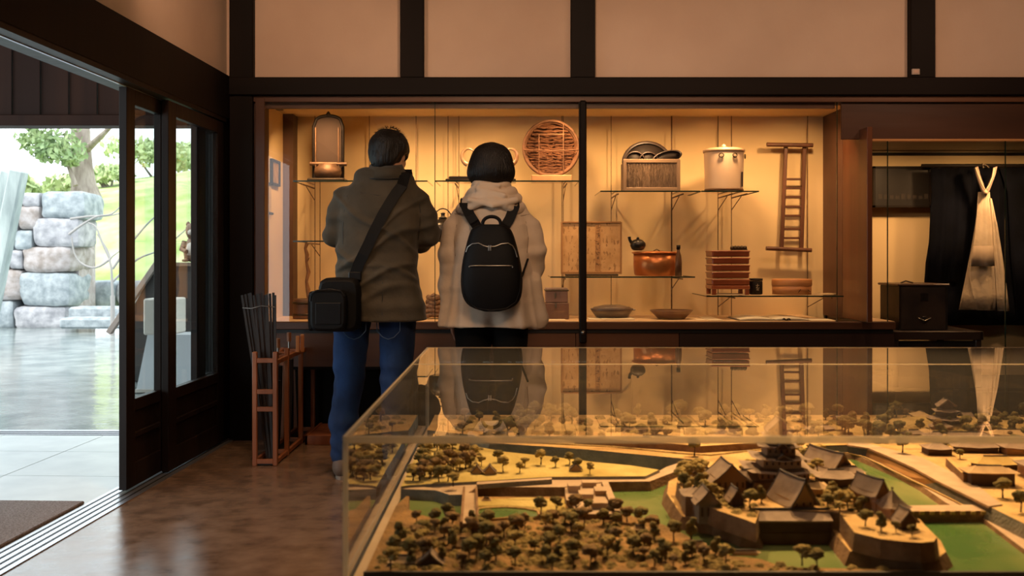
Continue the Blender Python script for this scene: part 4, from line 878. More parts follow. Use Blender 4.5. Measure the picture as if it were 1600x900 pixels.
# ---------------------------------------------------------------- people: signed distance fields turned into one continuous surface each
class SDF:
    def __init__(s, lo, hi, h):
        s.lo = np.array(lo, float); s.h = h; s.n = np.ceil((np.array(hi) - s.lo)/h).astype(int) + 1
        s.f = np.full(s.n, .08, np.float32)
    def region(s, lo, hi, pad):
        a = np.clip(((np.array(lo) - pad - s.lo)/s.h).astype(int), 0, s.n - 1); b = np.clip(((np.array(hi) + pad - s.lo)/s.h).astype(int) + 2, 1, s.n)
        g = [np.arange(a[i], b[i])*s.h + s.lo[i] for i in range(3)]
        P = np.meshgrid(*g, indexing='ij'); return (slice(a[0], b[0]), slice(a[1], b[1]), slice(a[2], b[2])), P
    def put(s, sl, d, k, op='u'):
        f = s.f[sl]; d = d.astype(np.float32)
        if op == 'u':
            if k > 0: h = np.maximum(k - np.abs(f - d), 0)/k; s.f[sl] = np.minimum(f, d) - h*h*k*.25
            else: s.f[sl] = np.minimum(f, d)
        else:
            d = -d; h = np.maximum(k - np.abs(f - d), 0)/max(k, 1e-6); s.f[sl] = np.maximum(f, d) + h*h*k*.25
    def cap(s, a, b, ra, rb=None, k=.02, op='u', flat=None):
        a = np.array(a, float); b = np.array(b, float); rb = ra if rb is None else rb; pad = max(ra, rb) + k + s.h*2
        sl, (X_, Y_, Z_) = s.region(np.minimum(a, b), np.maximum(a, b), pad); ba = b - a; L2 = max((ba*ba).sum(), 1e-9)
        t = np.clip(((X_-a[0])*ba[0] + (Y_-a[1])*ba[1] + (Z_-a[2])*ba[2])/L2, 0, 1)
        d = np.sqrt((X_-a[0]-t*ba[0])**2 + (Y_-a[1]-t*ba[1])**2 + (Z_-a[2]-t*ba[2])**2) - (ra + (rb-ra)*t)
        s.put(sl, d, k, op)
    def ell(s, c, r, k=.02, op='u', rot=None):
        c = np.array(c, float); r = np.array(r, float); sl, P = s.region(c - r.max(), c + r.max(), k + s.h*2)
        q = [P[i]-c[i] for i in range(3)]
        if rot is not None:
            M = np.array(rot.transposed()); q = [M[i][0]*q[0] + M[i][1]*q[1] + M[i][2]*q[2] for i in range(3)]
        k0 = np.sqrt(sum((q[i]/r[i])**2 for i in range(3))); k1 = np.sqrt(sum((q[i]/r[i]**2)**2 for i in range(3)))
        s.put(sl, k0*(k0-1)/np.maximum(k1, 1e-6), k, op)
    def loft(s, rows, k=.02, e=2.4, op='u', fn=None):   # rows: z, cx, cy, rx, ry
        rows = sorted(rows); z = np.array([r[0] for r in rows]); lo = (min(r[1]-r[3] for r in rows), min(r[2]-r[4] for r in rows), z[0]); hi = (max(r[1]+r[3] for r in rows), max(r[2]+r[4] for r in rows), z[-1])
        sl, (X_, Y_, Z_) = s.region(lo, hi, k + .05); zz = np.clip(Z_[0,0,:], z[0], z[-1])
        def cubic(col):
            v = np.array([r[col] for r in rows]); m = np.gradient(v, z); i = np.clip(np.searchsorted(z, zz) - 1, 0, len(z)-2); dz = z[i+1]-z[i]; t = (zz - z[i])/dz
            return (2*t**3-3*t*t+1)*v[i] + (t**3-2*t*t+t)*dz*m[i] + (-2*t**3+3*t*t)*v[i+1] + (t**3-t*t)*dz*m[i+1]
        cx, cy, rx, ry = (cubic(i)[None, None, :] for i in (1, 2, 3, 4))
        if fn is not None: rx, ry = fn(X_-cx, Y_-cy, Z_, rx, ry)
        d = ((np.abs((X_-cx)/rx)**e + np.abs((Y_-cy)/ry)**e)**(1/e) - 1)*np.minimum(rx, ry)
        dz = np.maximum(z[0]-Z_, Z_-z[-1]); r_ = .006
        s.put(sl, np.maximum(d, dz), k, op)
    def mesh(s):
        f = s.f; n0, n1, n2 = f.shape; ins = f < 0
        c = np.zeros((n0-1, n1-1, n2-1), np.int8)
        for a in (0,1):
            for b in (0,1):
                for d in (0,1): c += ins[a:n0-1+a, b:n1-1+b, d:n2-1+d]
        act = (c > 0) & (c < 8); idx = -np.ones(act.shape, np.int64); I = np.argwhere(act); idx[act] = np.arange(len(I))
        acc = np.zeros((len(I), 3)); cnt = np.zeros(len(I)); cr = [(0,0,0),(1,0,0),(0,1,0),(1,1,0),(0,0,1),(1,0,1),(0,1,1),(1,1,1)]
        for a in range(8):
            for ax in range(3):
                if cr[a][ax]: continue
                b = list(cr[a]); b[ax] = 1; pa = I + cr[a]; pb = I + b
                fa = f[pa[:,0], pa[:,1], pa[:,2]]; fb = f[pb[:,0], pb[:,1], pb[:,2]]; m = (fa < 0) != (fb < 0)
                t = np.where(m, fa/np.where(m, fa-fb, 1), 0); p = np.array(cr[a], float) + np.zeros((len(I), 3)); p[:, ax] += t
                acc[m] += p[m]; cnt[m] += 1
        V = (I + acc/cnt[:, None])*s.h + s.lo; F = []
        for ax in range(3):
            o1, o2 = [(1,2),(2,0),(0,1)][ax]; sa = [slice(1,-1)]*3; sa[ax] = slice(0,-1); sb = [slice(1,-1)]*3; sb[ax] = slice(1,None)
            A = ins[tuple(sa)]; B = ins[tuple(sb)]; E = np.argwhere(A != B); off = np.array([1,1,1]); off[ax] = 0; E = E + off
            q = []
            for d1, d2 in ((-1,-1),(0,-1),(0,0),(-1,0)):
                e = E.copy(); e[:, o1] += d1; e[:, o2] += d2; q.append(idx[e[:,0], e[:,1], e[:,2]])
            q = np.stack(q, 1); fl = ins[E[:,0], E[:,1], E[:,2]]; q[~fl] = q[~fl][:, ::-1]; F.append(q)
        return V, np.concatenate(F)
    def build(s, name, mt, parent, smooth=2, disp=None):
        V, F = s.mesh(); F = F[(F >= 0).all(1)]
        e = np.concatenate([F[:, [0,1]], F[:, [1,2]], F[:, [2,3]], F[:, [3,0]]])
        for _ in range(smooth):
            a = np.zeros_like(V); c = np.zeros(len(V)); np.add.at(a, e[:,0], V[e[:,1]]); np.add.at(c, e[:,0], 1); np.add.at(a, e[:,1], V[e[:,0]]); np.add.at(c, e[:,1], 1)
            V = V*.45 + .55*a/np.maximum(c, 1)[:, None]
        if disp is not None:
            a, b, c_, d = (V[F[:, i]] for i in range(4)); fn = np.cross(c_-a, d-b); N_ = np.zeros_like(V)
            for i in range(4): np.add.at(N_, F[:, i], fn)
            N_ /= np.maximum(np.linalg.norm(N_, axis=1), 1e-9)[:, None]; V = V + N_*disp(V, N_)[:, None]
        me = bpy.data.meshes.new(name); me.vertices.add(len(V)); me.vertices.foreach_set('co', V.ravel().astype(np.float32))
        me.loops.add(F.size); me.loops.foreach_set('vertex_index', F.ravel().astype(np.int32)); me.polygons.add(len(F))
        me.polygons.foreach_set('loop_start', np.arange(0, F.size, 4, dtype=np.int32)); me.polygons.foreach_set('use_smooth', np.ones(len(F), bool)); me.update(); me.validate()
        me.materials.append(mt); o = bpy.data.objects.new(name, me); C.objects.link(o); o.parent = parent; return o
def nz(V, s, seed=0):   # cheap smooth numpy noise: sums of rotated sines
    r = np.random.RandomState(seed); o = np.zeros(len(V))
    for k in range(7):
        d = r.normal(size=3); d /= np.linalg.norm(d); o += np.sin((V*np.array(s)) @ d*r.uniform(.6, 1.6) + r.uniform(0, 6.28) + .9*np.sin((V*np.array(s)) @ r.normal(size=3)*.5))
    return o/3.2
def hand(s, w, d, n, side, curl=.35, sc=1.0):   # wrist, finger direction, palm normal, thumb side (+1/-1)
    w, d, n = Vector(w), Vector(d).normalized(), Vector(n).normalized(); x = d.cross(n).normalized()*side
    P = lambda a, b, c: w + d*a*sc + x*b*sc + n*c*sc
    for b in (-.026, -.009, .009, .026): s.cap(P(.0, b*.6, 0), P(.085, b, 0), .0135*sc, .0115*sc, .012)
    for b, ln in ((.029, .070), (.0105, .079), (-.009, .073), (-.027, .057)):
        p = P(.085, b, 0); a = 0
        for seg, r0, r1 in ((.44, .0092, .0085), (.32, .0085, .0078), (.24, .0078, .0068)):
            a += curl*(.8 if seg > .4 else 1.1); q = p + (d*math.cos(a) + n*math.sin(a) + x*(b*.9))*ln*seg*sc; s.cap(p, q, r0*sc, r1*sc, .003); p = q
    p = P(.018, .028, .004)
    for v, r0, r1 in (((.030, .020, .012), .0125, .0105), ((.026, .010, .012), .0105, .0095), ((.020, .002, .009), .0095, .008)):
        q = p + (d*v[0] + x*v[1] + n*v[2])*sc; s.cap(p, q, r0*sc, r1*sc, .006); p = q
def head(s, c, rz, tilt, sc=1.0):   # c = centre of the skull; facing +y turned by rz, bowed by tilt
    M = Matrix.Rotation(rz, 3, 'Z') @ Matrix.Rotation(-tilt, 3, 'X'); c = Vector(c)
    P = lambda x, y, z: c + M @ Vector((x, y, z))*sc
    s.ell(P(0, -.014, .004), (.074*sc, .090*sc, .084*sc), .02, rot=M); s.ell(P(0, .02, -.045), (.060*sc, .068*sc, .070*sc), .03, rot=M)
    s.ell(P(0, .055, -.088), (.028*sc, .026*sc, .022*sc), .03, rot=M)
    s.cap(P(0, .082, .008), P(0, .098, -.026), .006*sc, .0085*sc, .010); s.cap(P(-.009, .092, -.030), P(.009, .092, -.030), .006*sc, .006*sc, .006)
    s.cap(P(-.04, .072, .028), P(.04, .072, .028), .009*sc, .009*sc, .015)
    for q in (-1, 1):
        s.ell(P(.03*q, .083, .010), (.016*sc, .010*sc, .010*sc), .008, 's', rot=M); s.ell(P(.03*q, .076, .009), (.012*sc, .012*sc, .010*sc), .003, rot=M)
        s.ell(P(.075*q, -.005, -.010), (.009*sc, .020*sc, .031*sc), .006, rot=M); s.ell(P(.083*q, .002, -.008), (.006*sc, .010*sc, .018*sc), .004, 's', rot=M)
        s.ell(P(.042*q, .058, -.025), (.022*sc, .02*sc, .02*sc), .02, rot=M)
    s.cap(P(-.02, .084, -.054), P(.02, .084, -.054), .006*sc, .006*sc, .006); s.cap(P(-.017, .083, -.063), P(.017, .083, -.063), .0065*sc, .0065*sc, .006)
    s.cap(P(-.022, .096, -.0585), P(.022, .096, -.0585), .0022, .0022, .002, 's')
    return P
def limb(s, pts, rs, k=.03):
    for i in range(len(pts)-1): s.cap(pts[i], pts[i+1], rs[i], rs[i+1], k)
SKIN = mat('skin', (.46, .25, .16), .5, (.52, .29, .19), 30, subs=.1, bump=.05, bscale=300)
HAIR = mat('black_hair', (.0025, .002, .0018), .45, (.006, .0045, .004), 60, bump=.6, bscale=220, stretch=(1, 1, .12), spec=.35)
JACK = mat('olive_jacket', (.038, .031, .018), .85, (.056, .044, .027), 9, bump=.55, bscale=22, sheen=.1)
JEAN = mat('blue_jeans', (.002, .014, .055), .9, (.006, .036, .125), 6, bump=.3, bscale=420)
BEIGE = mat('beige_parka', (.58, .46, .34), .85, (.66, .53, .40), 5, bump=.45, bscale=20, sheen=.1)
BTR = mat('black_trousers', (.003, .003, .003), .9, spec=.2); SHOE = mat('leather_shoe', (.10, .065, .045), .6, (.14, .09, .06), 10); SOLE = mat('shoe_sole', (.25, .2, .16), .7)
NYL = mat('black_nylon', (.0022, .0022, .0028), .6, spec=.22, bump=.2, bscale=500); NYL2 = mat('black_nylon_shine', (.005, .005, .006), .4, spec=.35, bump=.1, bscale=300)
ZIP = mat('zip_chrome', (.5, .47, .42), .3, metal=1)
# ------------------------------------------------ man
D = 4.69; S = D/FPX; MX = X(593, D)
man = thing('person', (MX, D, 0), 'person in olive jacket and blue jeans seen from behind, head bowed, at the showcase', 'person')
def mz(py): return CAMZ + (HY - py)*S
def mx(px): return (px - 593)*S
s = SDF((-.34, -.22, -.01), (.34, .50, 1.74), .0046)
hc = (mx(607.5), .050, mz(239)); HP = head(s, hc, R(-16), R(24), 1.0)
s.cap((mx(603), .0, 1.46), (hc[0], .03, hc[2] - .05), .058, .056, .03)
s.loft([(.86, mx(588), 0, .15, .10), (.95, mx(590), 0, .165, .115), (1.10, mx(593), 0, .145, .10), (1.25, mx(594), 0, .17, .11), (1.36, mx(595), 0, .13, .085), (1.42, mx(597), 0, .085, .065), (1.47, mx(600), 0, .06, .055)], .03)
SHL, SHR = (mx(545), .0, mz(318)), (mx(646), .0, mz(318)); ELL, ELR = (mx(526), .02, mz(366)), (mx(664), .03, mz(366)); WRL, WRR = (mx(560), .27, mz(352)), (mx(630), .27, mz(345))
limb(s, [SHL, ELL, WRL], [.048, .034, .025]); limb(s, [SHR, ELR, WRR], [.048, .034, .025])
hand(s, WRL, (.35, .85, .25), (.8, -.3, .1), -1, .5); hand(s, WRR, (-.35, .85, .25), (-.8, -.3, .1), 1, .5)
HL, HR_ = (mx(552), .0, .88), (mx(622), .0, .88); KL, KR = (mx(545), .02, .48), (mx(618), .03, .48); AL, AR = (mx(537), -.01, .085), (mx(617), .0, .085)
limb(s, [HL, KL, AL], [.085, .055, .040]); limb(s, [HR_, KR, AR], [.085, .055, .040])
for a in (AL, AR): s.cap((a[0], -.03, .045), (a[0], .14, .035), .038, .03, .02)
body = s.build('body', SKIN, man, 1)
# eyes
for q in (-1, 1):
    for nm, r_, y_, mt in (('eye', .0110, .0745, mat('eye_white%d' % q, (.7, .68, .64), .3)), ): 
        m = MB(); p = HP(.03*q, y_, .009); m.lathe([(0, -r_), (r_*.7, -r_*.7), (r_, 0), (r_*.7, r_*.7), (0, r_)], Vector(p) + man.location, 12); eo = m.build(nm, mt, man)
        m = MB(); p = HP(.03*q, y_ + .0098, .007); m.lathe([(0, -.0052), (.004, -.0035), (.0055, 0), (.004, .0035), (0, .0052)], Vector(p) + man.location, 10, 1, .6); m.build('iris', BLACK, eo)
# jacket
s = SDF((-.36, -.26, .68), (.36, .46, 1.56), .0066)
def foldsM(dx, dy, z, rx, ry):
    a = np.arctan2(dy, dx); w = np.clip((1.15 - z)/.45, 0, 1)
    g = 1 + w*(.032*np.sin(5*a + 4*z) + .024*np.sin(9*a + 1.3 + 5*z))
    return rx*g, ry*g
s.loft([(.765, mx(595), .0, .232, .150), (.83, mx(593), .0, .222, .146), (.93, mx(591), .0, .205, .138), (1.06, mx(590), .0, .197, .134), (1.18, mx(592), .0, .20, .138), (1.29, mx(594), .0, .215, .140), (1.36, mx(595), .0, .205, .128), (1.41, mx(597), .0, .165, .105), (1.45, mx(599), .0, .10, .082), (1.475, mx(601), .0, .07, .066)], .03, 2.3, fn=foldsM)
limb(s, [(mx(540), .0, mz(312)), (mx(527), .0, mz(338)), (mx(521), .015, mz(366)), (mx(534), .13, mz(374)), WRL], [.064, .061, .056, .054, .040], .018)
limb(s, [(mx(650), .0, mz(312)), (mx(663), .0, mz(336)), (mx(667), .02, mz(366)), (mx(655), .14, mz(376)), WRR], [.066, .063, .062, .056, .040], .018)
s.cap((mx(570), -.01, mz(281)), (mx(634), -.01, mz(284)), .05, .045, .05)
def djack(V, N_):
    z = V[:, 2]; d = .007*nz(V, (9, 9, 26), 3) + .0035*nz(V, (26, 26, 60), 5)
    for c, a, wdt, amp in ((1.12, .5, .018, .012), (1.03, -.35, .016, .012), (.98, .3, .015, .011), (1.22, -.7, .016, .009), (.90, .2, .02, .010), (1.17, .9, .014, .009)):
        d = d + amp*np.exp(-((z - c - a*V[:, 0] - .02*np.sin(V[:, 0]*18))/wdt)**2)*np.clip(-N_[:, 1] + .25, 0, 1)
    return d
s.build('jacket', JACK, man, 2, djack)
# collar: a folded band round the neck, seams and yoke line
def ringpts(z0, cx, cy, rx, ry, n=40, tilt=0, a0=0, a1=2*math.pi): return [Vector((cx + rx*math.cos(a0 + (a1-a0)*k/n), cy + ry*math.sin(a0 + (a1-a0)*k/n), z0 + tilt*math.sin(a0 + (a1-a0)*k/n))) + man.location for k in range(n + (0 if abs(a1-a0-2*math.pi) < 1e-6 else 1))]
cx = mx(603)
m = MB(); A0, A1 = R(150) - R(360) + R(55), R(30) - R(55) + R(0)
A0, A1 = R(-232), R(52)
rings = [ringpts(1.460, cx, .005, .112, .098, 44, .012, A0, A1), ringpts(1.502, cx, .006, .088, .084, 44, .014, A0, A1), ringpts(1.524, cx, .01, .076, .074, 44, .014, A0, A1), ringpts(1.518, cx, .01, .069, .067, 44, .014, A0, A1), ringpts(1.45, cx, .01, .072, .070, 44, .014, A0, A1)]
m.loft(rings, closed=False, cap=False); m.build('collar', JACK, man, solid=.003)
m = MB(); m.tube(ringpts(1.458, cx, .004, .1155, .102, 44, .012, A0, A1), .0035, 6); m.build('collar_seam', BLACK, man)
# hair
s = SDF((-.16 + hc[0], -.18, hc[2] - .16), (.16 + hc[0], .20, hc[2] + .16), .0045)
Mh = Matrix.Rotation(R(-16), 3, 'Z') @ Matrix.Rotation(-R(24), 3, 'X')
s.ell(Vector(hc) + Mh @ Vector((0, -.024, .014)), (.096, .110, .096), .01, rot=Mh); s.ell(Vector(hc) + Mh @ Vector((0, -.066, -.045)), (.074, .050, .074), .03, rot=Mh)
s.ell(Vector(hc) + Mh @ Vector((0, .105, -.06)), (.085, .085, .092), .012, 's', rot=Mh)
for q in (-1, 1): s.ell(Vector(hc) + Mh @ Vector((.092*q, .010, -.035)), (.030, .034, .036), .008, 's', rot=Mh)
s.build('hair', HAIR, man, 1, lambda V, N_: .0035*nz(V, (70, 70, 22), 2) + .0022*nz(V, (190, 190, 60), 8))
m = MB(); rh = random.Random(2)
for k in range(420):
    a = rh.uniform(0, 2*math.pi); e = rh.uniform(-.35, 1.35); d = Vector((math.cos(a)*math.cos(e), math.sin(a)*math.cos(e), math.sin(e)))
    if d.y > .55 and e < .9: continue
    p = Vector(hc) + Mh @ Vector((d.x*.088, -.022 + d.y*.106, .022 + d.z*.097)); t_ = (d.cross(Vector((rh.uniform(-.3,.3), rh.uniform(-.3,.3), 1))).cross(d)).normalized()*-1
    q_ = p + (Mh @ (d*.012 + t_*.022)); w_ = Mh @ d.cross(t_)*.0018
    m.add([p - w_ + man.location, p + w_ + man.location, q_ + man.location], [(0, 1, 2)], False)
tag(m.build('hair_tufts', HAIR, man), kind='stuff')
# jeans
s = SDF((-.30, -.20, .06), (.26, .22, 1.0), .0066)
s.loft([(.80, mx(588), 0, .178, .122), (.88, mx(589), 0, .176, .122), (.96, mx(590), 0, .165, .115)], .03)
for a, k_, q in ((HL, KL, AL), (HR_, KR, AR)): limb(s, [(a[0], -.005, .83), (k_[0] + .003, .008, .56), (k_[0], .01, .46), (q[0] + .0, -.02, .27), (q[0], -.015, .115)], [.098, .078, .070, .066, .062], .03)
s.build('jeans', JEAN, man, 2, lambda V, N_: .0040*nz(V, (10, 10, 40), 11) + .003*np.sin(V[:, 2]*95 + 6*V[:, 0] + 2*np.sin(V[:, 0]*30))*np.exp(-((V[:, 2] - .17)/.09)**2) + .003*np.sin(V[:, 2]*70 + 18*V[:, 0])*np.exp(-((V[:, 2] - .5)/.07)**2))
for x_ in (mx(560), mx(612)):
    m = MB(); P = [Vector((x_ + a*.055, -.122 - .008*(1-abs(a)), z_)) + man.location for a, z_ in ((-1, .83), (-1, .72), (-.5, .69), (0, .68), (.5, .69), (1, .72), (1, .83))]; m.tube(P, .0025, 6); m.build('back_pocket_seam', mat('seam%.2f' % x_, (.03, .06, .12), .8), man)
for a, nm in ((AL, 1), (AR, 2)):
    s = SDF((a[0] - .08, -.12, -.01), (a[0] + .08, .24, .16), .005)
    s.cap((a[0], -.045, .05), (a[0], .06, .055), .045, .045, .03); s.cap((a[0], .06, .045), (a[0] + .0, .165, .038), .044, .036, .03); s.cap((a[0], -.03, .07), (a[0], -.02, .12), .045, .046, .02)
    s.f[:, :, :int((.014 - s.lo[2])/s.h) + 1] = .05
    o = s.build('shoe', SHOE, man, 2)
    m = MB(); P = []
    for k in range(28): an = 2*math.pi*k/28; P.append((man.location.x + a[0] + .046*math.cos(an)*(1 if math.sin(an) > 0 else .92), D + .06 + .15*math.sin(an)))
    m.prism(P, 0.001, .018); m.face([Vector((p[0], p[1], .018)) for p in P]); m.build('sole', SOLE, o)
# ------------------------------------------------ man's shoulder bag (hangs from his shoulder)
bag = thing('shoulder_bag', W(522, 517, 4.50), 'black camera shoulder bag hanging on a wide strap at the hip of the man', 'bag')
D2 = 4.50
def rbox(m, a, b, c, d, y0, y1, e=5, n=32, z=None, sh=.0):
    rings = []; cx_, cz_ = (a+c)/2, (b+d)/2; rx_, rz_ = abs(c-a)/2, abs(d-b)/2
    for f, y_ in ((.86, y0), (.97, y0 + (y1-y0)*.08), (1, y0 + (y1-y0)*.3), (1, y0 + (y1-y0)*.8), (.95, y1)):
        r_ = []
        for k in range(n):
            an = 2*math.pi*k/n; co, si = math.cos(an), math.sin(an); q = (abs(co)**e + abs(si)**e)**(-1/e); r_.append(Vector((cx_ + co*q*rx_*f + sh*si*q, y_, cz_ + si*q*rz_*f)))
        rings.append(r_[::-1])
    m.loft(rings); return m
m = MB(); rbox(m, X(497, D2), Z(519, D2), X(562, D2), Z(434, D2), D2 - .02, D2 + .13, 6); m.build('main_body', NYL, bag)
m = MB(); rbox(m, X(489, D2), Z(516, D2), X(545, D2), Z(452, D2), D2 - .075, D2 - .015, 6); m.build('front_pocket', NYL, bag)
m = MB(); rbox(m, X(484, D2), Z(517, D2), X(492, D2), Z(455, D2), D2 - .05, D2 + .09, 4); m.build('side_pouch', NYL, bag)
m = MB(); m.tube([Vector((X(a, D2), y_, Z(b, D2))) for a, b, y_ in ((490,470,D2-.07), (491,458,D2-.078), (500,453,D2-.078), (520,451,D2-.078), (536,453,D2-.078), (543,462,D2-.07))], .0035, 6); m.build('zip_line', NYL2, bag)
m = MB(); m.box((X(498, D2), D2 - .0785, Z(505, D2)), (X(537, D2), D2 - .074, Z(472, D2)), .003); m.build('pocket_panel', NYL2, bag)
# strap: ribbon over the back from the right shoulder to the bag
def ribbon(pts, wid, name, mt, parent, th=.004):
    m = MB(); rings = []
    for i, p in enumerate(pts):
        t_ = (pts[min(i+1, len(pts)-1)] - pts[max(i-1, 0)]).normalized(); up = Vector((0, -1, .0)) if abs(t_.y) < .9 else Vector((0, 0, 1))
        sd = t_.cross(up).normalized()*wid/2; nn = sd.cross(t_).normalized()*th/2
        rings.append([p - sd - nn, p + sd - nn, p + sd + nn, p - sd + nn])
    m.loft(rings, smooth=False); return m.build(name, mt, parent)
bpy.context.view_layer.update()
dg = bpy.context.evaluated_depsgraph_get()
def drape(x, z, fallback, parent_names, off=.006):   # straight +y ray in world space onto the garments
    best = None
    for o in parent_names:
        inv = o.matrix_world.inverted(); hit, loc, nrm, _ = o.ray_cast(inv @ Vector((x, 3.0, z)), Vector((0, 1, 0)))
        if hit:
            y_ = (o.matrix_world @ loc).y
            if best is None or y_ < best: best = y_
    return Vector((x, (best if best is not None else fallback) - off, z))
def over(P0, dx, ys, fz, fx, objs, off):   # over the shoulder and down the chest
    def ray(o_, d_):
        best = None
        for o in objs:
            inv = o.matrix_world.inverted(); hit, loc, nrm, _ = o.ray_cast(inv @ Vector(o_), inv.to_3x3() @ Vector(d_))
            if hit:
                w_ = o.matrix_world @ loc
                if best is None or (w_ - Vector(o_)).length < (best - Vector(o_)).length: best = w_
        return best
    out = []
    for y_ in ys:
        q = ray((P0.x + dx, P0.y + y_, 2.2), (0, 0, -1))
        if q is not None: out.append(q + Vector((0, 0, off)))
    for z_, x_ in zip(fz, fx):
        q = ray((P0.x + x_, 5.5, P0.z + z_), (0, -1, 0))
        if q is not None: out.append(q + Vector((0, off, 0)))
    return out[::-1]
J = [o for o in man.children if o.name.startswith('jacket')]
for pts in (((540,305),(536,330),(533,355),(534,382)), ((652,305),(655,330),(654,352),(650,375)), ((562,300),(590,305),(625,304)), ((598,440),(598,470),(598,492))):
    q_ = [drape(X(a, 4.56), Z(b, 4.56), 4.6, J, .0005) for a, b in pts]; m = MB(); m.tube(q_, .0016, 5); m.build('seam', MATS['black_paint'], man)
P = []
for px, py in ((627,289),(618,302),(609,318),(600,334),(592,350),(584,366),(577,382),(569,398),(562,412),(556,428)):
    P.append(drape(X(px, 4.56), Z(py, 4.56), 4.6, J, .008))
top = over(P[0], .012, (.04, .08, .12), (-.05, -.12, -.20), (.005, -.03, -.07), J, .006)
P2 = []
for i, p in enumerate(P): P2.append(Vector((p.x, (P[max(i-1,0)].y + p.y + P[min(i+1,len(P)-1)].y)/3 - .003, p.z)))
ribbon(top + P2, .052, 'strap', NYL, bag)
m = MB(); p = P2[-1]; m.box((p.x - .03, p.y - .012, p.z - .03), (p.x + .03, p.y + .004, p.z + .01), .004); m.build('strap_buckle', NYL2, bag)
# ------------------------------------------------ woman
D = 4.84; S = D/FPX; WX = X(767, D)
wom = thing('person', (WX, D, 0), 'person with black bobbed hair in beige hooded parka and black trousers seen from behind', 'person')
hx = mx
def mz(py): return CAMZ + (HY - py)*S
def mx(px): return (px - 767)*S
s = SDF((-.36, -.24, -.01), (.36, .42, 1.70), .0050)
hc = (mx(767.5), .03, mz(257)); HP = head(s, hc, 0, R(8), .93)
s.cap((0, .0, 1.40), (hc[0], .02, hc[2] - .05), .048, .047, .03)
s.loft([(.84, 0, 0, .16, .11), (.93, 0, 0, .165, .115), (1.05, 0, 0, .125, .09), (1.20, 0, 0, .145, .10), (1.29, 0, 0, .125, .08), (1.35, 0, 0, .08, .06), (1.40, 0, 0, .05, .05)], .03)
SL, SR = (mx(728), 0, mz(332)), (mx(808), 0, mz(332)); EL, ER = (mx(699), .0, mz(398)), (mx(838), -.01, mz(392)); WL, WR = (mx(705), .03, mz(495)), (mx(825), .16, mz(452))
limb(s, [SL, EL, WL], [.045, .036, .024]); limb(s, [SR, ER, WR], [.045, .036, .024])
hand(s, WL, (.08, .12, -1), (1, .1, .0), 1, .28, .92); hand(s, WR, (-.4, .8, -.3), (-.7, -.3, .1), 1, .4, .92)
HL, HR_ = (mx(738), 0, .84), (mx(798), 0, .84); KL, KR = (mx(740), .02, .46), (mx(797), .02, .46); AL, AR = (mx(742), 0, .08), (mx(796), .0, .08)
limb(s, [HL, KL, AL], [.085, .052, .036]); limb(s, [HR_, KR, AR], [.085, .052, .036])
for a in (AL, AR): s.cap((a[0], -.025, .04), (a[0], .12, .03), .034, .027, .02)
s.build('body', SKIN, wom, 1)
for q in (-1, 1):
    m = MB(); r_ = .0115; m.lathe([(0, -r_), (r_*.7, -r_*.7), (r_, 0), (r_*.7, r_*.7), (0, r_)], Vector(HP(.03*q, .0750, .009)) + wom.location, 12); eo = m.build('eye', MATS['eye_white1'], wom)
    m = MB(); m.lathe([(0, -.0050), (.0038, -.0033), (.0052, 0), (.0038, .0033), (0, .0050)], Vector(HP(.03*q, .0858, .007)) + wom.location, 10, 1, .6); m.build('iris', BLACK, eo)
s = SDF((-.37, -.28, .66), (.37, .34, 1.46), .0066)
def foldsW(dx, dy, z, rx, ry):
    a = np.arctan2(dy, dx); w = np.clip((1.08 - z)/.38, 0, 1)
    g = 1 + w*(.045*np.sin(6*a + 1.0) + .03*np.sin(11*a + 3*z))
    return rx*g, ry*g
s.loft([(.725, mx(768), .0, .245, .165), (.80, mx(768), .0, .232, .155), (.90, mx(768), .0, .212, .145), (1.02, mx(768), .0, .192, .135), (1.14, mx(768), .0, .188, .132), (1.24, mx(768), .0, .185, .13), (1.30, mx(768), .0, .172, .118), (1.345, mx(768), .0, .135, .10), (1.40, mx(768), .0, .09, .08)], .03, 2.3, fn=foldsW)
limb(s, [(mx(730), 0, mz(330)), (mx(710), 0, mz(356)), (mx(702), .0, mz(400)), (mx(701), .01, mz(440)), (WL[0] - .002, .03, mz(494))], [.058, .052, .050, .047, .040], .016)
limb(s, [(mx(806), 0, mz(330)), (mx(827), 0, mz(356)), (mx(836), -.01, mz(392)), (mx(834), .04, mz(420)), (WR[0], .14, mz(450))], [.058, .053, .052, .050, .042], .016)
# swinging hem flaps left and right
s.cap((mx(836), -.02, mz(440)), (mx(846), -.03, mz(497)), .026, .030, .05); s.cap((mx(698), -.01, mz(455)), (mx(694), -.02, mz(503)), .024, .026, .05)
def dparka(V, N_):
    z = V[:, 2]; d = .0065*nz(V, (12, 12, 22), 23) + .003*nz(V, (30, 30, 60), 4)
    for x0, amp in ((-.15, .013), (.165, .014), (.12, .009), (-.11, .009)): d = d + amp*np.exp(-((V[:, 0] - x0*(1 + .9*np.clip(1.1 - z, 0, 1)))/.018)**2)*np.clip(1.22 - z, 0, .35)/.35*np.clip(-N_[:, 1] + .2, 0, 1)
    return d
s.build('parka', BEIGE, wom, 2, dparka)
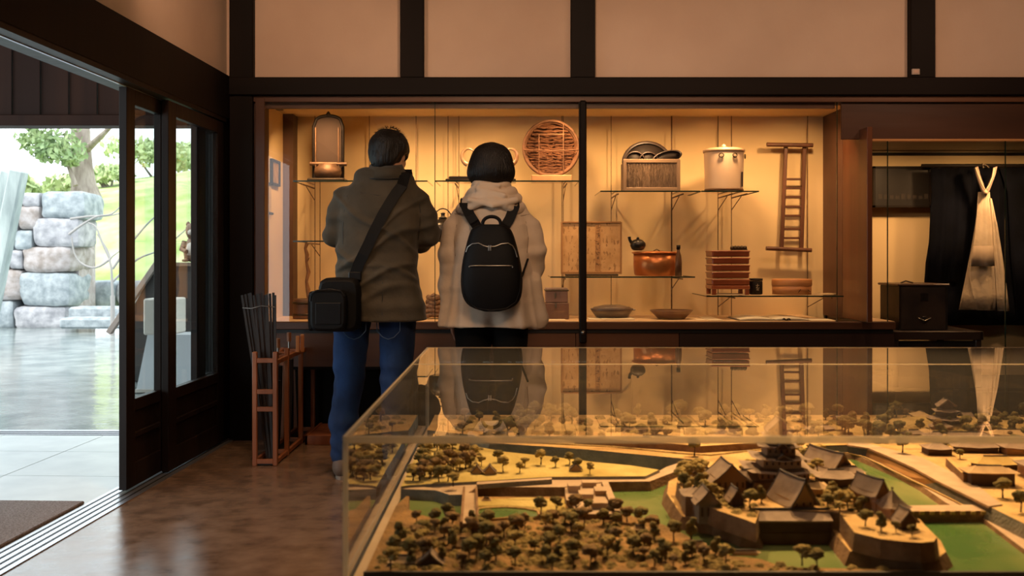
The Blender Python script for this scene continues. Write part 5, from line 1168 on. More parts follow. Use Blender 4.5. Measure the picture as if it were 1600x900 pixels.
# hood: thick soft folds lying round the neck
s = SDF((-.20, -.22, 1.26), (.20, .16, 1.50), .0055)
for z_, ry_, r_, ph in ((1.338, .108, .024, 0), (1.375, .092, .024, .8), (1.408, .076, .022, 1.9), (1.436, .058, .018, 2.6)):
    n = 22; P = []
    for k in range(n): a = R(-205) + R(230)*k/(n-1); P.append((mx(767) + ry_*1.42*math.cos(a), -.012 + ry_*1.12*math.sin(a), z_ + .012*math.sin(3*a + ph) - .030*abs(math.cos(a))*(r_/.034)))
    for k in range(n-1): s.cap(P[k], P[k+1], r_, r_, .005)
s.ell((mx(768), -.01, 1.37), (.135, .095, .055), .01)
s.cap((mx(748), -.112, 1.405), (mx(788), -.128, 1.372), .018, .016, .006); s.cap((mx(752), -.10, 1.43), (mx(780), -.098, 1.425), .014, .014, .006); s.cap((mx(736), -.125, 1.352), (mx(770), -.148, 1.325), .018, .018, .006); s.cap((mx(770), -.148, 1.325), (mx(806), -.118, 1.35), .018, .016, .006)
s.build('hood', BEIGE, wom, 1, lambda V, N_: .005*nz(V, (22, 22, 45), 31))
# hair bob
s = SDF((-.17 + hc[0], -.18, hc[2] - .18), (.17 + hc[0], .18, hc[2] + .15), .0045)
s.ell((hc[0], .008, hc[2] + .015), (.106, .112, .098), .01); s.ell((hc[0], .0, hc[2] - .045), (.121, .108, .080), .04)
s.ell((hc[0], .0, hc[2] - .140), (.072, .10, .045), .02, 's'); s.ell((hc[0], .14, hc[2] - .05), (.07, .07, .085), .02, 's')
s.build('hair', HAIR, wom, 2, lambda V, N_: .0012*np.sin(np.arctan2(V[:, 1] - .0, V[:, 0] - hc[0])*70 + 6*nz(V, (9, 9, 5), 2)) + .002*nz(V, (60, 60, 10), 3))
# trousers and shoes
s = SDF((-.26, -.20, .05), (.26, .22, .98), .0066)
s.loft([(.76, 0, 0, .200, .125), (.86, 0, 0, .190, .12), (.94, 0, 0, .17, .11)], .03)
for a, k_, q in ((HL, KL, AL), (HR_, KR, AR)): limb(s, [(a[0], 0, .80), (k_[0], .008, .50), (q[0], -.01, .25), (q[0], -.01, .10)], [.100, .076, .064, .060], .03)
s.build('trousers', BTR, wom, 2, lambda V, N_: .003*nz(V, (10, 10, 36), 12))
for a in (AL, AR):
    s = SDF((a[0] - .08, -.12, -.01), (a[0] + .08, .22, .15), .005)
    s.cap((a[0], -.04, .045), (a[0], .05, .05), .040, .040, .03); s.cap((a[0], .05, .042), (a[0], .14, .034), .039, .032, .03); s.cap((a[0], -.02, .07), (a[0], -.02, .11), .040, .040, .02)
    s.f[:, :, :int((.012 - s.lo[2])/s.h) + 1] = .05
    o = s.build('shoe', BTR, wom, 2); m = MB()
    P = [(wom.location.x + a[0] + .041*math.cos(2*math.pi*k/28), D + .05 + .135*math.sin(2*math.pi*k/28)) for k in range(28)]
    m.prism(P, .001, .016); m.face([Vector((p[0], p[1], .016)) for p in P]); m.build('sole', SOLE, o)
# backpack
DB = 4.56; bp_ = thing('backpack', W(768, 487, DB), 'small black nylon backpack with silver zips on the back of the woman', 'backpack')
prof = [(350.5, 752, 783), (353, 741, 793), (358, 735, 799), (370, 731, 804), (385, 727, 808), (405, 722, 813), (430, 719, 817), (450, 719, 817), (465, 722, 815), (476, 728, 809), (483, 739, 799), (487, 755, 782)]
m = MB(); rings = []
for py, a, b in prof:
    r_ = []; xa, xb, z_ = X(a, DB), X(b, DB), Z(py, DB); t_ = math.sin(math.pi*min(1, max(.12, (py - 345)/150)))
    for k in range(36):
        an = 2*math.pi*k/36; co, si = math.cos(an), math.sin(an); e = 3.2; q = (abs(co)**e + abs(si)**e)**(-1/e)
        r_.append(Vector(((xa+xb)/2 + co*q*(xb-xa)/2, DB + .055 + si*q*(.045 + .045*t_), z_)))
    rings.append(r_)
m.loft(rings); m.build('main_body', NYL, bp_, sub=1)
def bf(px, py, off=.003):
    z_ = Z(py, DB)
    a = np.interp(py, [p[0] for p in prof], [p[1] for p in prof]); b = np.interp(py, [p[0] for p in prof], [p[2] for p in prof]); u = (px - (a+b)/2)/((b-a)/2); t_ = math.sin(math.pi*min(1, max(.12, (py-345)/150)))
    return Vector((X(px, DB), DB + .055 - (.045 + .045*t_)*(max(0, 1 - abs(u)**3.2))**(1/3.2) - off, z_))
m = MB(); P = [bf(x_, y_) for x_, y_ in ((728,394),(731,386),(738,381),(748,380),(756,384),(764,386),(774,385),(784,381),(794,380),(801,384),(805,391),(808,402))]; m.tube(P, .0028, 6); m.build('upper_zip', ZIP, bp_)
m = MB(); P = [bf(x_, y_) for x_, y_ in ((733,417),(735,415.5),(742,415),(755,415),(768,415),(780,415),(792,415),(800,415),(801,418))]; m.tube(P, .0032, 6); m.build('pocket_zip', ZIP, bp_)
for x_ in (764, 767): m = MB(); p = bf(x_, 386, .006); m.box((p.x - .003, p.y - .003, p.z - .018), (p.x + .003, p.y + .002, p.z + .008), .001); m.build('zip_pull', ZIP, bp_)
m = MB(); P = [bf(x_, y_, .001) for x_, y_ in ((722,425),(724,455),(730,472),(745,482),(768,485),(791,482),(806,472),(812,455),(814,425))]; m.tube(P, .0025, 6); m.build('bottom_seam', NYL2, bp_)
m = MB(); P = [Vector((X(768 + 14.5*math.cos(a), DB), DB + .03, Z(352 - 14*math.sin(a)**.8, DB))) for a in [max(0.0, math.pi*k/12) for k in range(12)] + [math.pi - 1e-9]]; m.tube(P, .0085, 8); m.build('grab_handle', NYL, bp_)
bpy.context.view_layer.update()
J = [o for o in wom.children if o.name.startswith('parka')]
for pts in (((712,350),(708,375),(710,400)), ((822,345),(826,372),(824,395)), ((708,332),(722,336),(735,338)), ((800,338),(815,336),(828,333))):
    q_ = [drape(X(a, 4.68), Z(b, 4.68), 4.72, J, .0005) for a, b in pts]; m = MB(); m.tube(q_, .0016, 5); m.build('seam', MATS['tan_seam'] if 'tan_seam' in MATS else mat('tan_seam', (.25, .18, .12), .9), wom)
for sg, pts in ((-1, ((724,316),(728,325),(733,335),(740,346),(747,357))), (1, ((804,321),(800,331),(796,341),(790,351),(785,359)))):
    P = [drape(X(a, 4.62), Z(b, 4.62), 4.72, J, .010) for a, b in pts]; P = [Vector((p.x, min(p.y, 4.72), p.z)) for p in P]
    P[-1].y = DB + .05
    T = over(P[0], 0, (.045, .085, .125), (-.05, -.14, -.24), (.0, sg*.015, sg*.035), J, .008)
    ribbon(T + P, .050, 'shoulder_strap', NYL, bp_, .006)
    if sg < 0: continue
    q = bf(722 if sg < 0 else 816, 432, 0); m = MB(); e = Vector((X(716 if sg < 0 else 825, 4.66), 4.72, Z(405, 4.66))); m.tube([q + Vector((0, .05, 0)), (q+e)/2 + Vector((0, .03, 0)), e], .006, 6); m.build('strap_webbing', NYL, bp_)
# ---------------------------------------------------------------- display case with the castle model
VF, VB, VT, VL, VR = 1.655, 3.30, .76, -.291, 2.35
vit = thing('display_case', (1.0, 2.48, 0), 'large clear acrylic display case on a dark table in the foreground', 'display case')
ACR_TABLE = mat('table_black', (.008, .007, .006), .4)
m = MB(); m.box((VL - .02, VF - .02, .12), (VR + .02, VB + .02, .485), .004); m.build('table_body', ACR_TABLE, vit)
m = MB(); m.box((VL + .03, VF + .04, 0), (VR - .03, VB - .04, .12)); m.build('plinth', BLACK, vit)
m = MB(); m.box((VL + .004, VF + .004, .485), (VR - .004, VB - .004, .492)); m.build('base_mat', mat('beige_mat', (.42, .31, .20), .85, (.50, .38, .25), 8), vit)
def quad(a, b, c, d, nm='pane', mt=ACRYL): m = MB(); m.add([a, b, c, d], [(0,1,2,3)]); return m.build(nm, mt, vit)
quad((VL, VF, .485), (VR, VF, .485), (VR, VF, VT), (VL, VF, VT)); quad((VL, VB, .485), (VR, VB, .485), (VR, VB, VT), (VL, VB, VT))
quad((VL, VF, .485), (VL, VB, .485), (VL, VB, VT), (VL, VF, VT)); quad((VR, VF, .485), (VR, VB, .485), (VR, VB, VT), (VR, VF, VT))
quad((VL, VF, VT), (VR, VF, VT), (VR, VB, VT), (VL, VB, VT))
EDG = bpy.data.materials.new('acrylic_edges'); EDG.use_nodes = True
_nt, _N, _K, _b = nodes(EDG); _b.inputs['Base Color'].default_value = (.66, .58, .44, 1); _b.inputs['Roughness'].default_value = .3
_t = _N.new('ShaderNodeBsdfTransparent'); _mx = _N.new('ShaderNodeMixShader'); _mx.inputs[0].default_value = .62
_tl = _N.new('ShaderNodeBsdfTranslucent'); _tl.inputs[0].default_value = (.72, .64, .50, 1); _m2 = _N.new('ShaderNodeMixShader'); _m2.inputs[0].default_value = .45
_K.new(_b.outputs[0], _m2.inputs[1]); _K.new(_tl.outputs[0], _m2.inputs[2])
_K.new(_t.outputs[0], _mx.inputs[1]); _K.new(_m2.outputs[0], _mx.inputs[2]); _K.new(_mx.outputs[0], _N['Material Output'].inputs[0])
for a, b in (((VL, VF - .001, VT - .011), (VR, VF + .006, VT + .001)), ((VL, VB - .006, VT - .003), (VR, VB, VT + .001)), ((VL - .001, VF, VT - .008), (VL + .004, VB, VT + .001)), ((VL - .001, VF - .001, .485), (VL + .008, VF + .006, VT - .011)), ((VL, VB - .004, .485), (VL + .006, VB, VT)), ((VR - .006, VF, .485), (VR, VF + .006, VT)), ((VL, 2.778, VT - .001), (VR, 2.784, VT + .001))):
    m = MB(); m.box(a, b); m.build('edge_strip', EDG, vit)
# ---- the model itself
ZW = .500
mod = thing('castle_model', (1.0, 2.45, .492), 'scale model of a moated castle town with tiny trees inside the acrylic case', 'model')
TX0, TX1, TY0, TY1 = -.262, 2.32, 1.70, 3.265
m = MB(); m.box((TX0, TY0, .4925), (TX1, TY1, .4985)); m.build('base_board', BLACK, mod)
m = MB(); m.box((TX0, TY0 - .006, .4925), (TX1, TY0, .5145)); m.build('front_edge', BLACK, mod)
WATER = mat('model_water', (.07, .16, .045), .12, (.27, .30, .12), 2.6, bump=.08, bscale=25, detail=3)
SAND = mat('model_sand', (.42, .25, .09), .95, (.62, .42, .17), 9, bump=.5, bscale=120, detail=8)
SANDG = mat('model_ground', (.15, .085, .025), .95, (.36, .20, .065), 11, bump=.8, bscale=110, detail=8)  # dark wooded ground, darkened further to stand for light falling off towards the front
LAWN = mat('model_lawn', (.40, .30, .08), .95, (.58, .46, .16), 10, bump=.3, bscale=140, detail=6)
ROAD = mat('model_road', (.42, .30, .20), .9, (.50, .37, .25), 20, bump=.1)
def stone_wall_mat(name, c, c2, sc_=70):
    m = mat(name, c, .85, c2, 30, detail=5); nt, N, K, b = nodes(m)
    tc = N.new('ShaderNodeTexCoord'); v = N.new('ShaderNodeTexVoronoi'); v.inputs['Scale'].default_value = sc_*2; K.new(tc.outputs['Object'], v.inputs[0])
    bp = N.new('ShaderNodeBump'); bp.inputs['Strength'].default_value = .5; bp.inputs['Distance'].default_value = .002; K.new(v.outputs['Distance'], bp.inputs['Height']); K.new(bp.outputs[0], b.inputs['Normal']); return m
MW = stone_wall_mat('model_wall', (.17, .085, .036), (.27, .15, .07)); MWG = stone_wall_mat('model_wall_shaded_grey', (.16, .15, .12), (.23, .21, .17))  # grey copy puts shade and water reflection into the wall colour
m = MB(); m.box((TX0, TY0, .4985), (TX1, TY1, ZW)); m.build('water', WATER, mod)
def clampP(p): return (max(TX0, min(TX1, p[0])), max(TY0, min(TY1, p[1])))
LAND = []
def land(name, px, z, top, wall=MW, off=.006, z0=None):
    P = [clampP(G(a, b, z)) for a, b in px]; m = MB(); m.cur = 0; Q = m.prism(P, ZW if z0 is None else z0, z, off); 
    m.cur = 1; m.face(Q, z); 
    for v in m.v: v.x = max(TX0, min(TX1, v.x)); v.y = max(TY0, min(TY1, v.y))
    LAND.append((z, P)); return m.build(name, [wall, top], mod)
zA, zB, zB2, zC, zI1, zI2 = .5085, .522, .529, .535, .525, .560
land('front_ground', [(560,905),(560,790),(640,770),(637,795),(657,804),(690,813),(712,810),(724,799),(727,776),(885,776),(944,766),(966,801),(1000,809),(1035,819),(1070,835),(1110,859),(1150,869),(1190,874),(1225,886),(1400,890),(1490,893),(1600,905)], zA, SANDG, off=.004)
land('plain_lower', [(560,764),(681,766),(702,773),(727,773),(745,761),(880,761),(944,753),(1015,752),(1100,720),(1086,714),(1040,730),(1020,742),(860,745),(745,752),(560,752)], zB, ROAD)
land('pond_bank', [(560,764),(681,766),(702,773),(727,773),(727,768),(560,757)], zB + .0012, ROAD, MWG, .0085)
land('plain', [(560,760),(640,758),(745,752),(860,745),(1008,744),(1030,734),(985,727),(930,722),(860,713),(790,706),(740,697),(560,685)], zB2, LAWN, MWG)
cpts = [(560,672),(740,680),(765,692),(810,695),(860,698),(925,703),(1010,711),(1095,719),(1180,711),(1230,704),(1286,696),(1325,695),(1357,700),(1391,714),(1428,731),(1464,751),(1513,775),(1545,791),(1600,818),(1700,860),(1900,905),(2600,905),(2600,600),(560,600)]
def capz(px, z): return [(a, max(b, HY + (CAMZ - z)*FPX/TY1 + .5)) for a, b in px]
land('outer_ground', capz(cpts, zC), zC, SAND, MWG, .012)
# curved embankment road beside the east moat and the slope towards the water
road = [(1325,691),(1350,691),(1403,705),(1440,714),(1474,731),(1520,753),(1566,788),(1545,791),(1513,775),(1464,751),(1428,731),(1391,714),(1357,700),(1325,695)]
land('embankment_road', road, zC + .003, ROAD, MW, .002, zC - .001)
lip = [(1293,703),(1337,706),(1371,720),(1428,748),(1464,765),(1512,788),(1500,796),(1479,786),(1440,759),(1411,743),(1371,725),(1337,711),(1297,707)]
SLOPE = mat('slope_ochre', (.38, .19, .06), .95, (.46, .24, .08), 14)
pa = [(1286,696),(1325,695),(1357,700),(1391,714),(1428,731),(1464,751),(1513,775),(1545,791)]; pb = [(1290,703),(1325,705),(1350,711),(1376,723),(1420,745),(1458,763),(1502,785),(1532,799)]
m = MB(); A_ = [G(a, b, zC + .0005) for a, b in pa]; B_ = [G(a, b, .5135) for a, b in pb]
for i in range(len(A_)-1): m.add([A_[i], A_[i+1], B_[i+1], B_[i]], [(3,2,1,0)])
m.build('embankment_slope', SLOPE, mod)
land('moat_walk', lip, .512, ROAD, MW, .006)
m = MB(); m.tube([G(a, b + 3, .514) for a, b in pb], .0022, 6); m.build('walk_parapet', SAND, mod)
# island in two tiers
low = [(1042,771),(1066,807),(1092,811),(1117,815),(1160,832),(1182,834),(1184,826),(1299,826),(1328,861),(1362,864),(1404,871),(1438,874),(1466,871),(1478,862),(1470,845),(1450,825),(1415,806),(1400,792),(1372,764),(1340,738),(1312,717),(1240,712),(1130,722),(1080,735),(1045,752)]
land('island_lower', low, zI1, SAND, MW, .012)
up = [(1058,752),(1072,776),(1120,797),(1165,812),(1180,818),(1187,797),(1296,799),(1312,801),(1335,832),(1376,842),(1411,846),(1438,848),(1459,846),(1464,839),(1452,828),(1438,812),(1400,795),(1385,770),(1360,745),(1330,722),(1310,705),(1240,700),(1130,712),(1085,722),(1062,738)]
land('island_upper', up, zI2, SAND, MW, .004, zI1)
# bridges and gate terraces
land('east_lip', [(1528,804),(1545,806),(1640,858),(1760,900),(1690,905),(1600,858)], .508, ROAD, MW, .003)
land('east_bridge', [(1396,790),(1398,799),(1560,798),(1556,788)], .524, ROAD, MW, .003)
m = MB()
for k in range(9): p = G(1404 + 16*k, 799, .524); m.box((p.x, p.y - .0045, p.z - .006), (p.x + .010, p.y - .0015, p.z + .001))
m.build('bridge_rail', SAND, mod)
land('south_bridge', [(726,770),(743,770),(745,818),(722,818)], zB + .001, ROAD, MW, .001)
for x0, x1 in ((725, 721), (744, 747)):
    m = MB(); a, b = G(x0, 764, zB + .004), G(x1, 820, zB + .004); m.bar(a, b, .005, .012, (0,0,1)); m.build('bridge_parapet', MW, mod)
land('gate_terrace', [(884,778),(882,755),(938,752),(950,770),(968,803),(905,803)], .520, ROAD, MW, .003)
land('gate_ramp', [(940,752),(950,752),(972,803),(960,804)], .528, ROAD, MW, .002, .50)
m = MB(); 
for k, (a, b, c, d, h) in enumerate(((888,770,905,764,.016),(910,762,930,757,.012),(905,782,925,775,.014),(930,775,945,768,.012),(885,790,900,784,.012),(925,796,948,790,.014))):
    p, q = G(a, b, .52), G(c, d, .52); m.box((p.x, p.y, .5195), (q.x, q.y, .52 + h))
m.build('gate_blocks', ROAD, mod)
# garden pond with stone rim
POND = [(742,797),(760,794),(790,793),(820,795),(840,799),(843,806),(835,810),(800,809),(770,812),(748,806)]
m = MB(); P = [G(a, b, zA + .0012) for a, b in POND]; m.face(P); 
if (P[1]-P[0]).cross(P[2]-P[1]).z < 0: m.f = [f[::-1] for f in m.f]
m.build('garden_pond', WATER, mod)
m = MB(); m.tube([G(a, b, zA + .002) for a, b in POND], .0032, 6, closed=True); m.build('pond_rim', SAND, mod)
land('garden_lawn', [(746,779),(882,779),(880,792),(850,798),(835,792),(790,789),(746,790)], zA + .003, LAWN, LAWN, .006, zA - .001)
land('plain_path_step', [(745,753),(800,750),(862,746),(862,749),(800,753),(745,757)], zB2 + .004, ROAD, MWG, .001, zB)
# mounds and a low far wall
MND = mat('model_mound', (.30, .20, .07), .95, (.48, .34, .13), 14, bump=.7, bscale=90, detail=8)
def mound(px, py, z, rx_, ry_, h, nm='mound', mt=None):
    c = G(px, py, z); m = MB(); rings = []
    for i in range(7):
        f = i/6; r_ = math.cos(f*math.pi/2); zz = z - .002 + h*math.sin(f*math.pi/2)
        rings.append([Vector((max(TX0, min(TX1, c.x + rx_*r_*math.cos(a) *(1+.15*math.sin(3*a+px)))), min(TY1 - .002, c.y + ry_*r_*math.sin(a)), zz)) for a in [2*math.pi*k/20 for k in range(20)]])
    m.loft(rings); return m.build(nm, mt or MND, mod)
for a in ((790,668,.14,.09,.022), (880,672,.22,.08,.016), (1010,668,.2,.08,.018), (1130,672,.22,.07,.014), (1330,672,.16,.08,.012), (1480,664,.25,.1,.026), (1620,668,.3,.12,.03)): mound(a[0], a[1], zC, a[2], a[3], a[4])
for a in ((770,783,.05,.012,.006), (820,782,.07,.014,.008), (860,785,.05,.012,.006)): mound(a[0], a[1], zA, a[2], a[3], a[4], 'lawn_mound', LAWN)
m = MB(); P = [G(a, b, zC) for a, b in ((770,689),(860,694),(960,699),(1060,709),(1110,712),(1180,704),(1240,699))]; m.tube(P, .004, 6); m.build('bank_hedge', MND, mod)
land('north_terrace', [(900,684),(1010,690),(1095,697),(1180,692),(1230,688),(1230,678),(1100,680),(900,674)], zC + .018, SAND, MW, .004, zC)
# ---- buildings
ROOF = mat('model_roof', (.24, .165, .115), .75, (.32, .23, .165), 40); 
nt, N, K, b = nodes(ROOF); tc = N.new('ShaderNodeTexCoord'); wv = N.new('ShaderNodeTexWave'); wv.inputs['Scale'].default_value = 120; wv.bands_direction = 'DIAGONAL'; K.new(tc.outputs['Object'], wv.inputs[0])
bp = N.new('ShaderNodeBump'); bp.inputs['Strength'].default_value = .4; bp.inputs['Distance'].default_value = .001; K.new(wv.outputs[0], bp.inputs['Height']); K.new(bp.outputs[0], b.inputs['Normal'])
ROOFT = mat('model_roof_tan', (.42, .27, .13), .8, (.52, .36, .18), 30); ROOFY = mat('model_roof_yellow', (.50, .34, .10), .85, (.58, .42, .15), 30)
WALLB = mat('model_house_wall', (.28, .15, .08), .85, (.34, .20, .11), 20); WALLD = mat('model_house_dark', (.06, .03, .02), .8, (.09, .05, .03), 20); WALLT = mat('model_house_tan', (.44, .28, .15), .85); DARKR = mat('model_ridge', (.05, .035, .03), .7)
def building(c, w, d, hw, hr, az=0, roof=ROOF, wall=WALLB, kind='gable', flare=.25, windows=True, over=.18, found=0):
    """ridge along local y for 'gable' (gable end faces the viewer when az=0)"""
    Rm = frot(az); c = Vector(c)
    T = lambda x, y, z: c + Rm @ Vector((x, y, z))
    m = MB(); hx, hy_ = w/2, d/2
    a = [T(-hx,-hy_,-found), T(hx,-hy_,-found), T(hx,hy_,-found), T(-hx,hy_,-found)]; b_ = [T(-hx,-hy_,hw), T(hx,-hy_,hw), T(hx,hy_,hw), T(-hx,hy_,hw)]
    m.add(a + b_, [(0,1,5,4),(1,2,6,5),(2,3,7,6),(3,0,4,7)])
    if kind == 'gable': m.add([T(-hx,-hy_,hw), T(hx,-hy_,hw), T(0,-hy_,hw+hr*.93)], [(0,1,2)]); m.add([T(-hx,hy_,hw), T(hx,hy_,hw), T(0,hy_,hw+hr*.93)], [(2,1,0)])
    part = m.build('castle_building', wall, mod); o = over
    m = MB(); th = max(.0018, hr*.07)
    if kind == 'gable':
        ny, nx = 6, 4
        for side in (-1, 1):
            rows = []
            for j in range(ny+1):
                y = (-1 + 2*j/ny); row = []
                for i in range(nx+1):
                    f = i/nx; x = side*f*(hx + w*o); zz = hw + hr*(1 - f*(1 + o*2) + .20*f*(1-f)*-1.6) + hr*flare*abs(y)**3*(.3 + .5*f); row.append((x, y*(hy_ + d*o*.6), zz))
                rows.append(row)
            for dz in (0, -th):
                for j in range(ny):
                    for i in range(nx):
                        q = [rows[j][i], rows[j][i+1], rows[j+1][i+1], rows[j+1][i]]; q = [T(p[0], p[1], p[2] + dz) for p in q]
                        m.add(q, [(0,1,2,3)] if (side > 0) == (dz == 0) else [(3,2,1,0)])
            for j in range(ny): q = [rows[j][nx], rows[j+1][nx]]; m.add([T(*q[0]), T(*q[1]), T(q[1][0], q[1][1], q[1][2]-th), T(q[0][0], q[0][1], q[0][2]-th)], [(0,1,2,3)])
            for j in (0, ny):
                for i in range(nx): q = [rows[j][i], rows[j][i+1]]; m.add([T(*q[0]), T(*q[1]), T(q[1][0], q[1][1], q[1][2]-th*1.6), T(q[0][0], q[0][1], q[0][2]-th*1.6)], [(0,1,2,3)])
        m.build('roof', roof, part); m = MB()
        m.tube([T(0, (hy_ + d*o*.6)*y, hw + hr*(1 + flare*.3*abs(y)**3) + th*.5) for y in (-1, -.6, 0, .6, 1)], max(.0012, th*.8), 6)
        for sgn in (-1, 1):
            y = sgn*(hy_ + d*o*.6)
            for side in (-1, 1): m.tube([T(side*f*(hx + w*o), y, hw + hr*(1 - f*(1+o*2) - .32*f*(1-f)) + hr*flare*(.3+.5*f)) for f in (0, .35, .7, 1)], max(.0008, th*.5), 5)
        m.build('ridge', DARKR, part)
    else:
        m2 = []; rl = max(0, hy_ - hx*.8) if kind == 'hip' else 0; rlx = max(0, hx - hy_*.8)
        n = 5; rows = []
        for i in range(n+1):
            f = i/n; ex = (rlx + (hx + w*o*.6 - rlx)*f); ey = (rl + (hy_ + w*o*.6 - rl)*f) if rl else (hy_ + d*o*.8)*f; ex = ex if not rl else (hx + w*o*.6)*f
            zz = hw + hr*(1 - f*1.12 - .3*f*(1-f)); row = []
            for (sx, sy) in ((-1,-1),(0,-1),(1,-1),(1,0),(1,1),(0,1),(-1,1),(-1,0)): row.append(T(sx*ex, sy*ey, zz + (hr*flare*f*f if sx and sy else 0)))
            rows.append(row)
        m.loft(rows[::-1], cap=True, smooth=False); m.build('roof', roof, part); m = MB(); m.tube([T(-rlx, -rl, hw + hr), T(rlx, rl, hw + hr)] if (rl or rlx) else [T(0,0,hw+hr), T(0,0,hw+hr*1.1)], max(.0012, th), 6); m.build('ridge', DARKR, part)
    if windows:
        m = MB(); nw = max(2, int(w/.012))
        for k in range(nw):
            x = -hx + w*(k + .5)/nw; m.add([T(x - .0022, -hy_ - .0006, hw*.35), T(x + .0022, -hy_ - .0006, hw*.35), T(x + .0022, -hy_ - .0006, hw*.75), T(x - .0022, -hy_ - .0006, hw*.75)], [(0,1,2,3)])
        tag(m.build('windows', WALLD, part), kind='stuff')
    return part
def B(px, py, z, wpx, d, hw, hr, **k):
    c = G(px, py, z); w = wpx*c.y/FPX; return building((c.x, c.y + d/2, z), w, d, hw, hr, **k)
# long gatehouse block rising from the water at the front of the island
c0, c1 = G(1183, 850, ZW), G(1297, 850, ZW)
m = MB(); m.box((c0.x, c0.y, ZW), (c1.x, c0.y + .07, .5475), 0); part = m.build('gatehouse_block', WALLD, mod)
m = MB(); m.box((c0.x - .001, c0.y - .002, ZW), (c1.x + .001, c0.y + .05, .522)); m.build('stone_foot', mat('stone_dark', (.09, .05, .03), .9, (.13, .08, .05), 40), part)
m = MB(); y0, y1, zr = c0.y - .008, c0.y + .066, .548
for k in range(4):
    f0, f1 = k/4, (k+1)/4; P_ = lambda f: (y0 + (y1-y0)*f*.5, zr + .0135*(f*.7 + .3*f*f)); a_, b_ = P_(f0), P_(f1)
    m.add([(c0.x - .004, a_[0], a_[1]), (c1.x + .004, a_[0], a_[1]), (c1.x + .004, b_[0], b_[1]), (c0.x - .004, b_[0], b_[1])], [(0,1,2,3)])
m.add([(c0.x - .004, (y0+y1)/2, zr + .0135), (c1.x + .004, (y0+y1)/2, zr + .0135), (c1.x + .004, y1, zr), (c0.x - .004, y1, zr)], [(0,1,2,3)])
m.add([(c0.x - .004, y0, zr - .003), (c1.x + .004, y0, zr - .003), (c1.x + .004, y0, zr), (c0.x - .004, y0, zr)], [(0,1,2,3)]); m.add([(c0.x - .004, y0, zr - .003), (c1.x + .004, y0, zr - .003), (c1.x + .004, y1, zr - .003), (c0.x - .004, y1, zr - .003)], [(0,1,2,3)])
m.build('roof', ROOF, part)
m = MB(); m.tube([(c0.x - .005, (y0+y1)/2, zr + .0145), (c1.x + .005, (y0+y1)/2, zr + .0145)], .0025, 6); m.build('ridge', DARKR, part)
B(1107, 819, zI1, 30, .055, .045, .022, windows=True, wall=mat('turret_grey', (.20, .15, .11), .85, (.26, .2, .15), 30))
B(1088, 807, zI1, 34, .05, .043, .014, kind='hipx', wall=WALLB, windows=False)
B(1151, 792, zI2, 19, .035, .016, .020, wall=WALLD, az=R(6))
B(1141, 770, zI2, 46, .07, .030, .030, az=R(4)); B(1180, 768, zI2, 62, .045, .026, .018, kind='hipx', wall=WALLD, windows=True)
B(1100, 752, zI2, 34, .03, .016, .012, kind='hipx', windows=False, wall=WALLT)
B(1248, 795, zI2, 36, .085, .016, .040, az=R(14), wall=WALLT)
B(1277, 776, zI2, 38, .045, .018, .010, kind='hipx', roof=ROOFT, wall=WALLT, windows=False)
B(1312, 764, zI2, 54, .05, .024, .014, kind='hipx', wall=WALLD, windows=True)
B(1302, 742, zI2, 34, .10, .014, .034, az=R(22)); B(1330, 745, zI2, 40, .03, .010, .012, kind='hipx', windows=False)
B(1369, 802, zI2, 22, .065, .040, .026, az=R(20)); B(1402, 812, zI2, 30, .05, .020, .034, kind='hipx', windows=False, az=R(12)); B(1419, 828, zI2, 24, .03, .018, .018, az=R(8), wall=WALLD)
B(1210, 748, zI2, 40, .04, .018, .012, kind='hipx', windows=False)
# the keep, five roofs high
kc = G(1226, 770, zI2); z = zI2; kx, ky = kc.x, kc.y + .05
m = MB(); P = [(kx-.065, ky-.05), (kx+.065, ky-.05), (kx+.065, ky+.05), (kx-.065, ky+.05)]; Q = m.prism(P, z, z + .022, .010); m.face(Q, z + .022); m.build('keep_base', MW, mod); z += .022
for k, (w, h_, r_) in enumerate(((.105, .020, .014), (.082, .018, .013), (.062, .018, .012), (.047, .016, .011))):
    building((kx, ky, z), w, w*.8, h_, r_, kind='hipx', wall=WALLB if k % 2 == 0 else WALLT, over=.35, flare=.5, found=.004); z += h_ + r_*.55
    if k in (1, 2): building((kx, ky - w*.42, z - r_*.55), w*.42, .02, .001, .012, wall=WALLD, windows=False)
building((kx, ky, z), .034, .03, .014, .018, wall=WALLB, over=.3, flare=.35, found=.004)
# gate pavilion, plain huts, foreground huts
for a in ((703+62, 742, zB2, 16, .02, .008, .014), (745, 741, zB2, 14, .018, .007, .013), (900, 737, zB2, 15, .018, .008, .012)): B(*a, wall=WALLT, windows=False)
for a in ((724, 857, zA, 26, .02, .006, .012, 'hipx', ROOFT), (628, 884, zA, 38, .022, .006, .010, 'hipx', ROOFT), (735, 826, zA, 26, .016, .006, .006, 'hipx', ROOFT), (1000, 832, zA, 22, .014, .006, .007, 'hipx', ROOFT), (1088, 858, zA, 30, .014, .006, .008, 'hipx', ROOFT), (1165, 868, zA, 40, .008, .005, .004, 'hipx', ROOFT), (760, 780+5, zA, 14, .01, .004, .006, 'hipx', ROOFT)):
    B(*a[:7], kind=a[7], roof=a[8], wall=WALLT, windows=False, flare=.1)
B(672, 884, zA, 34, .03, .004, .018, wall=WALLD, windows=False)
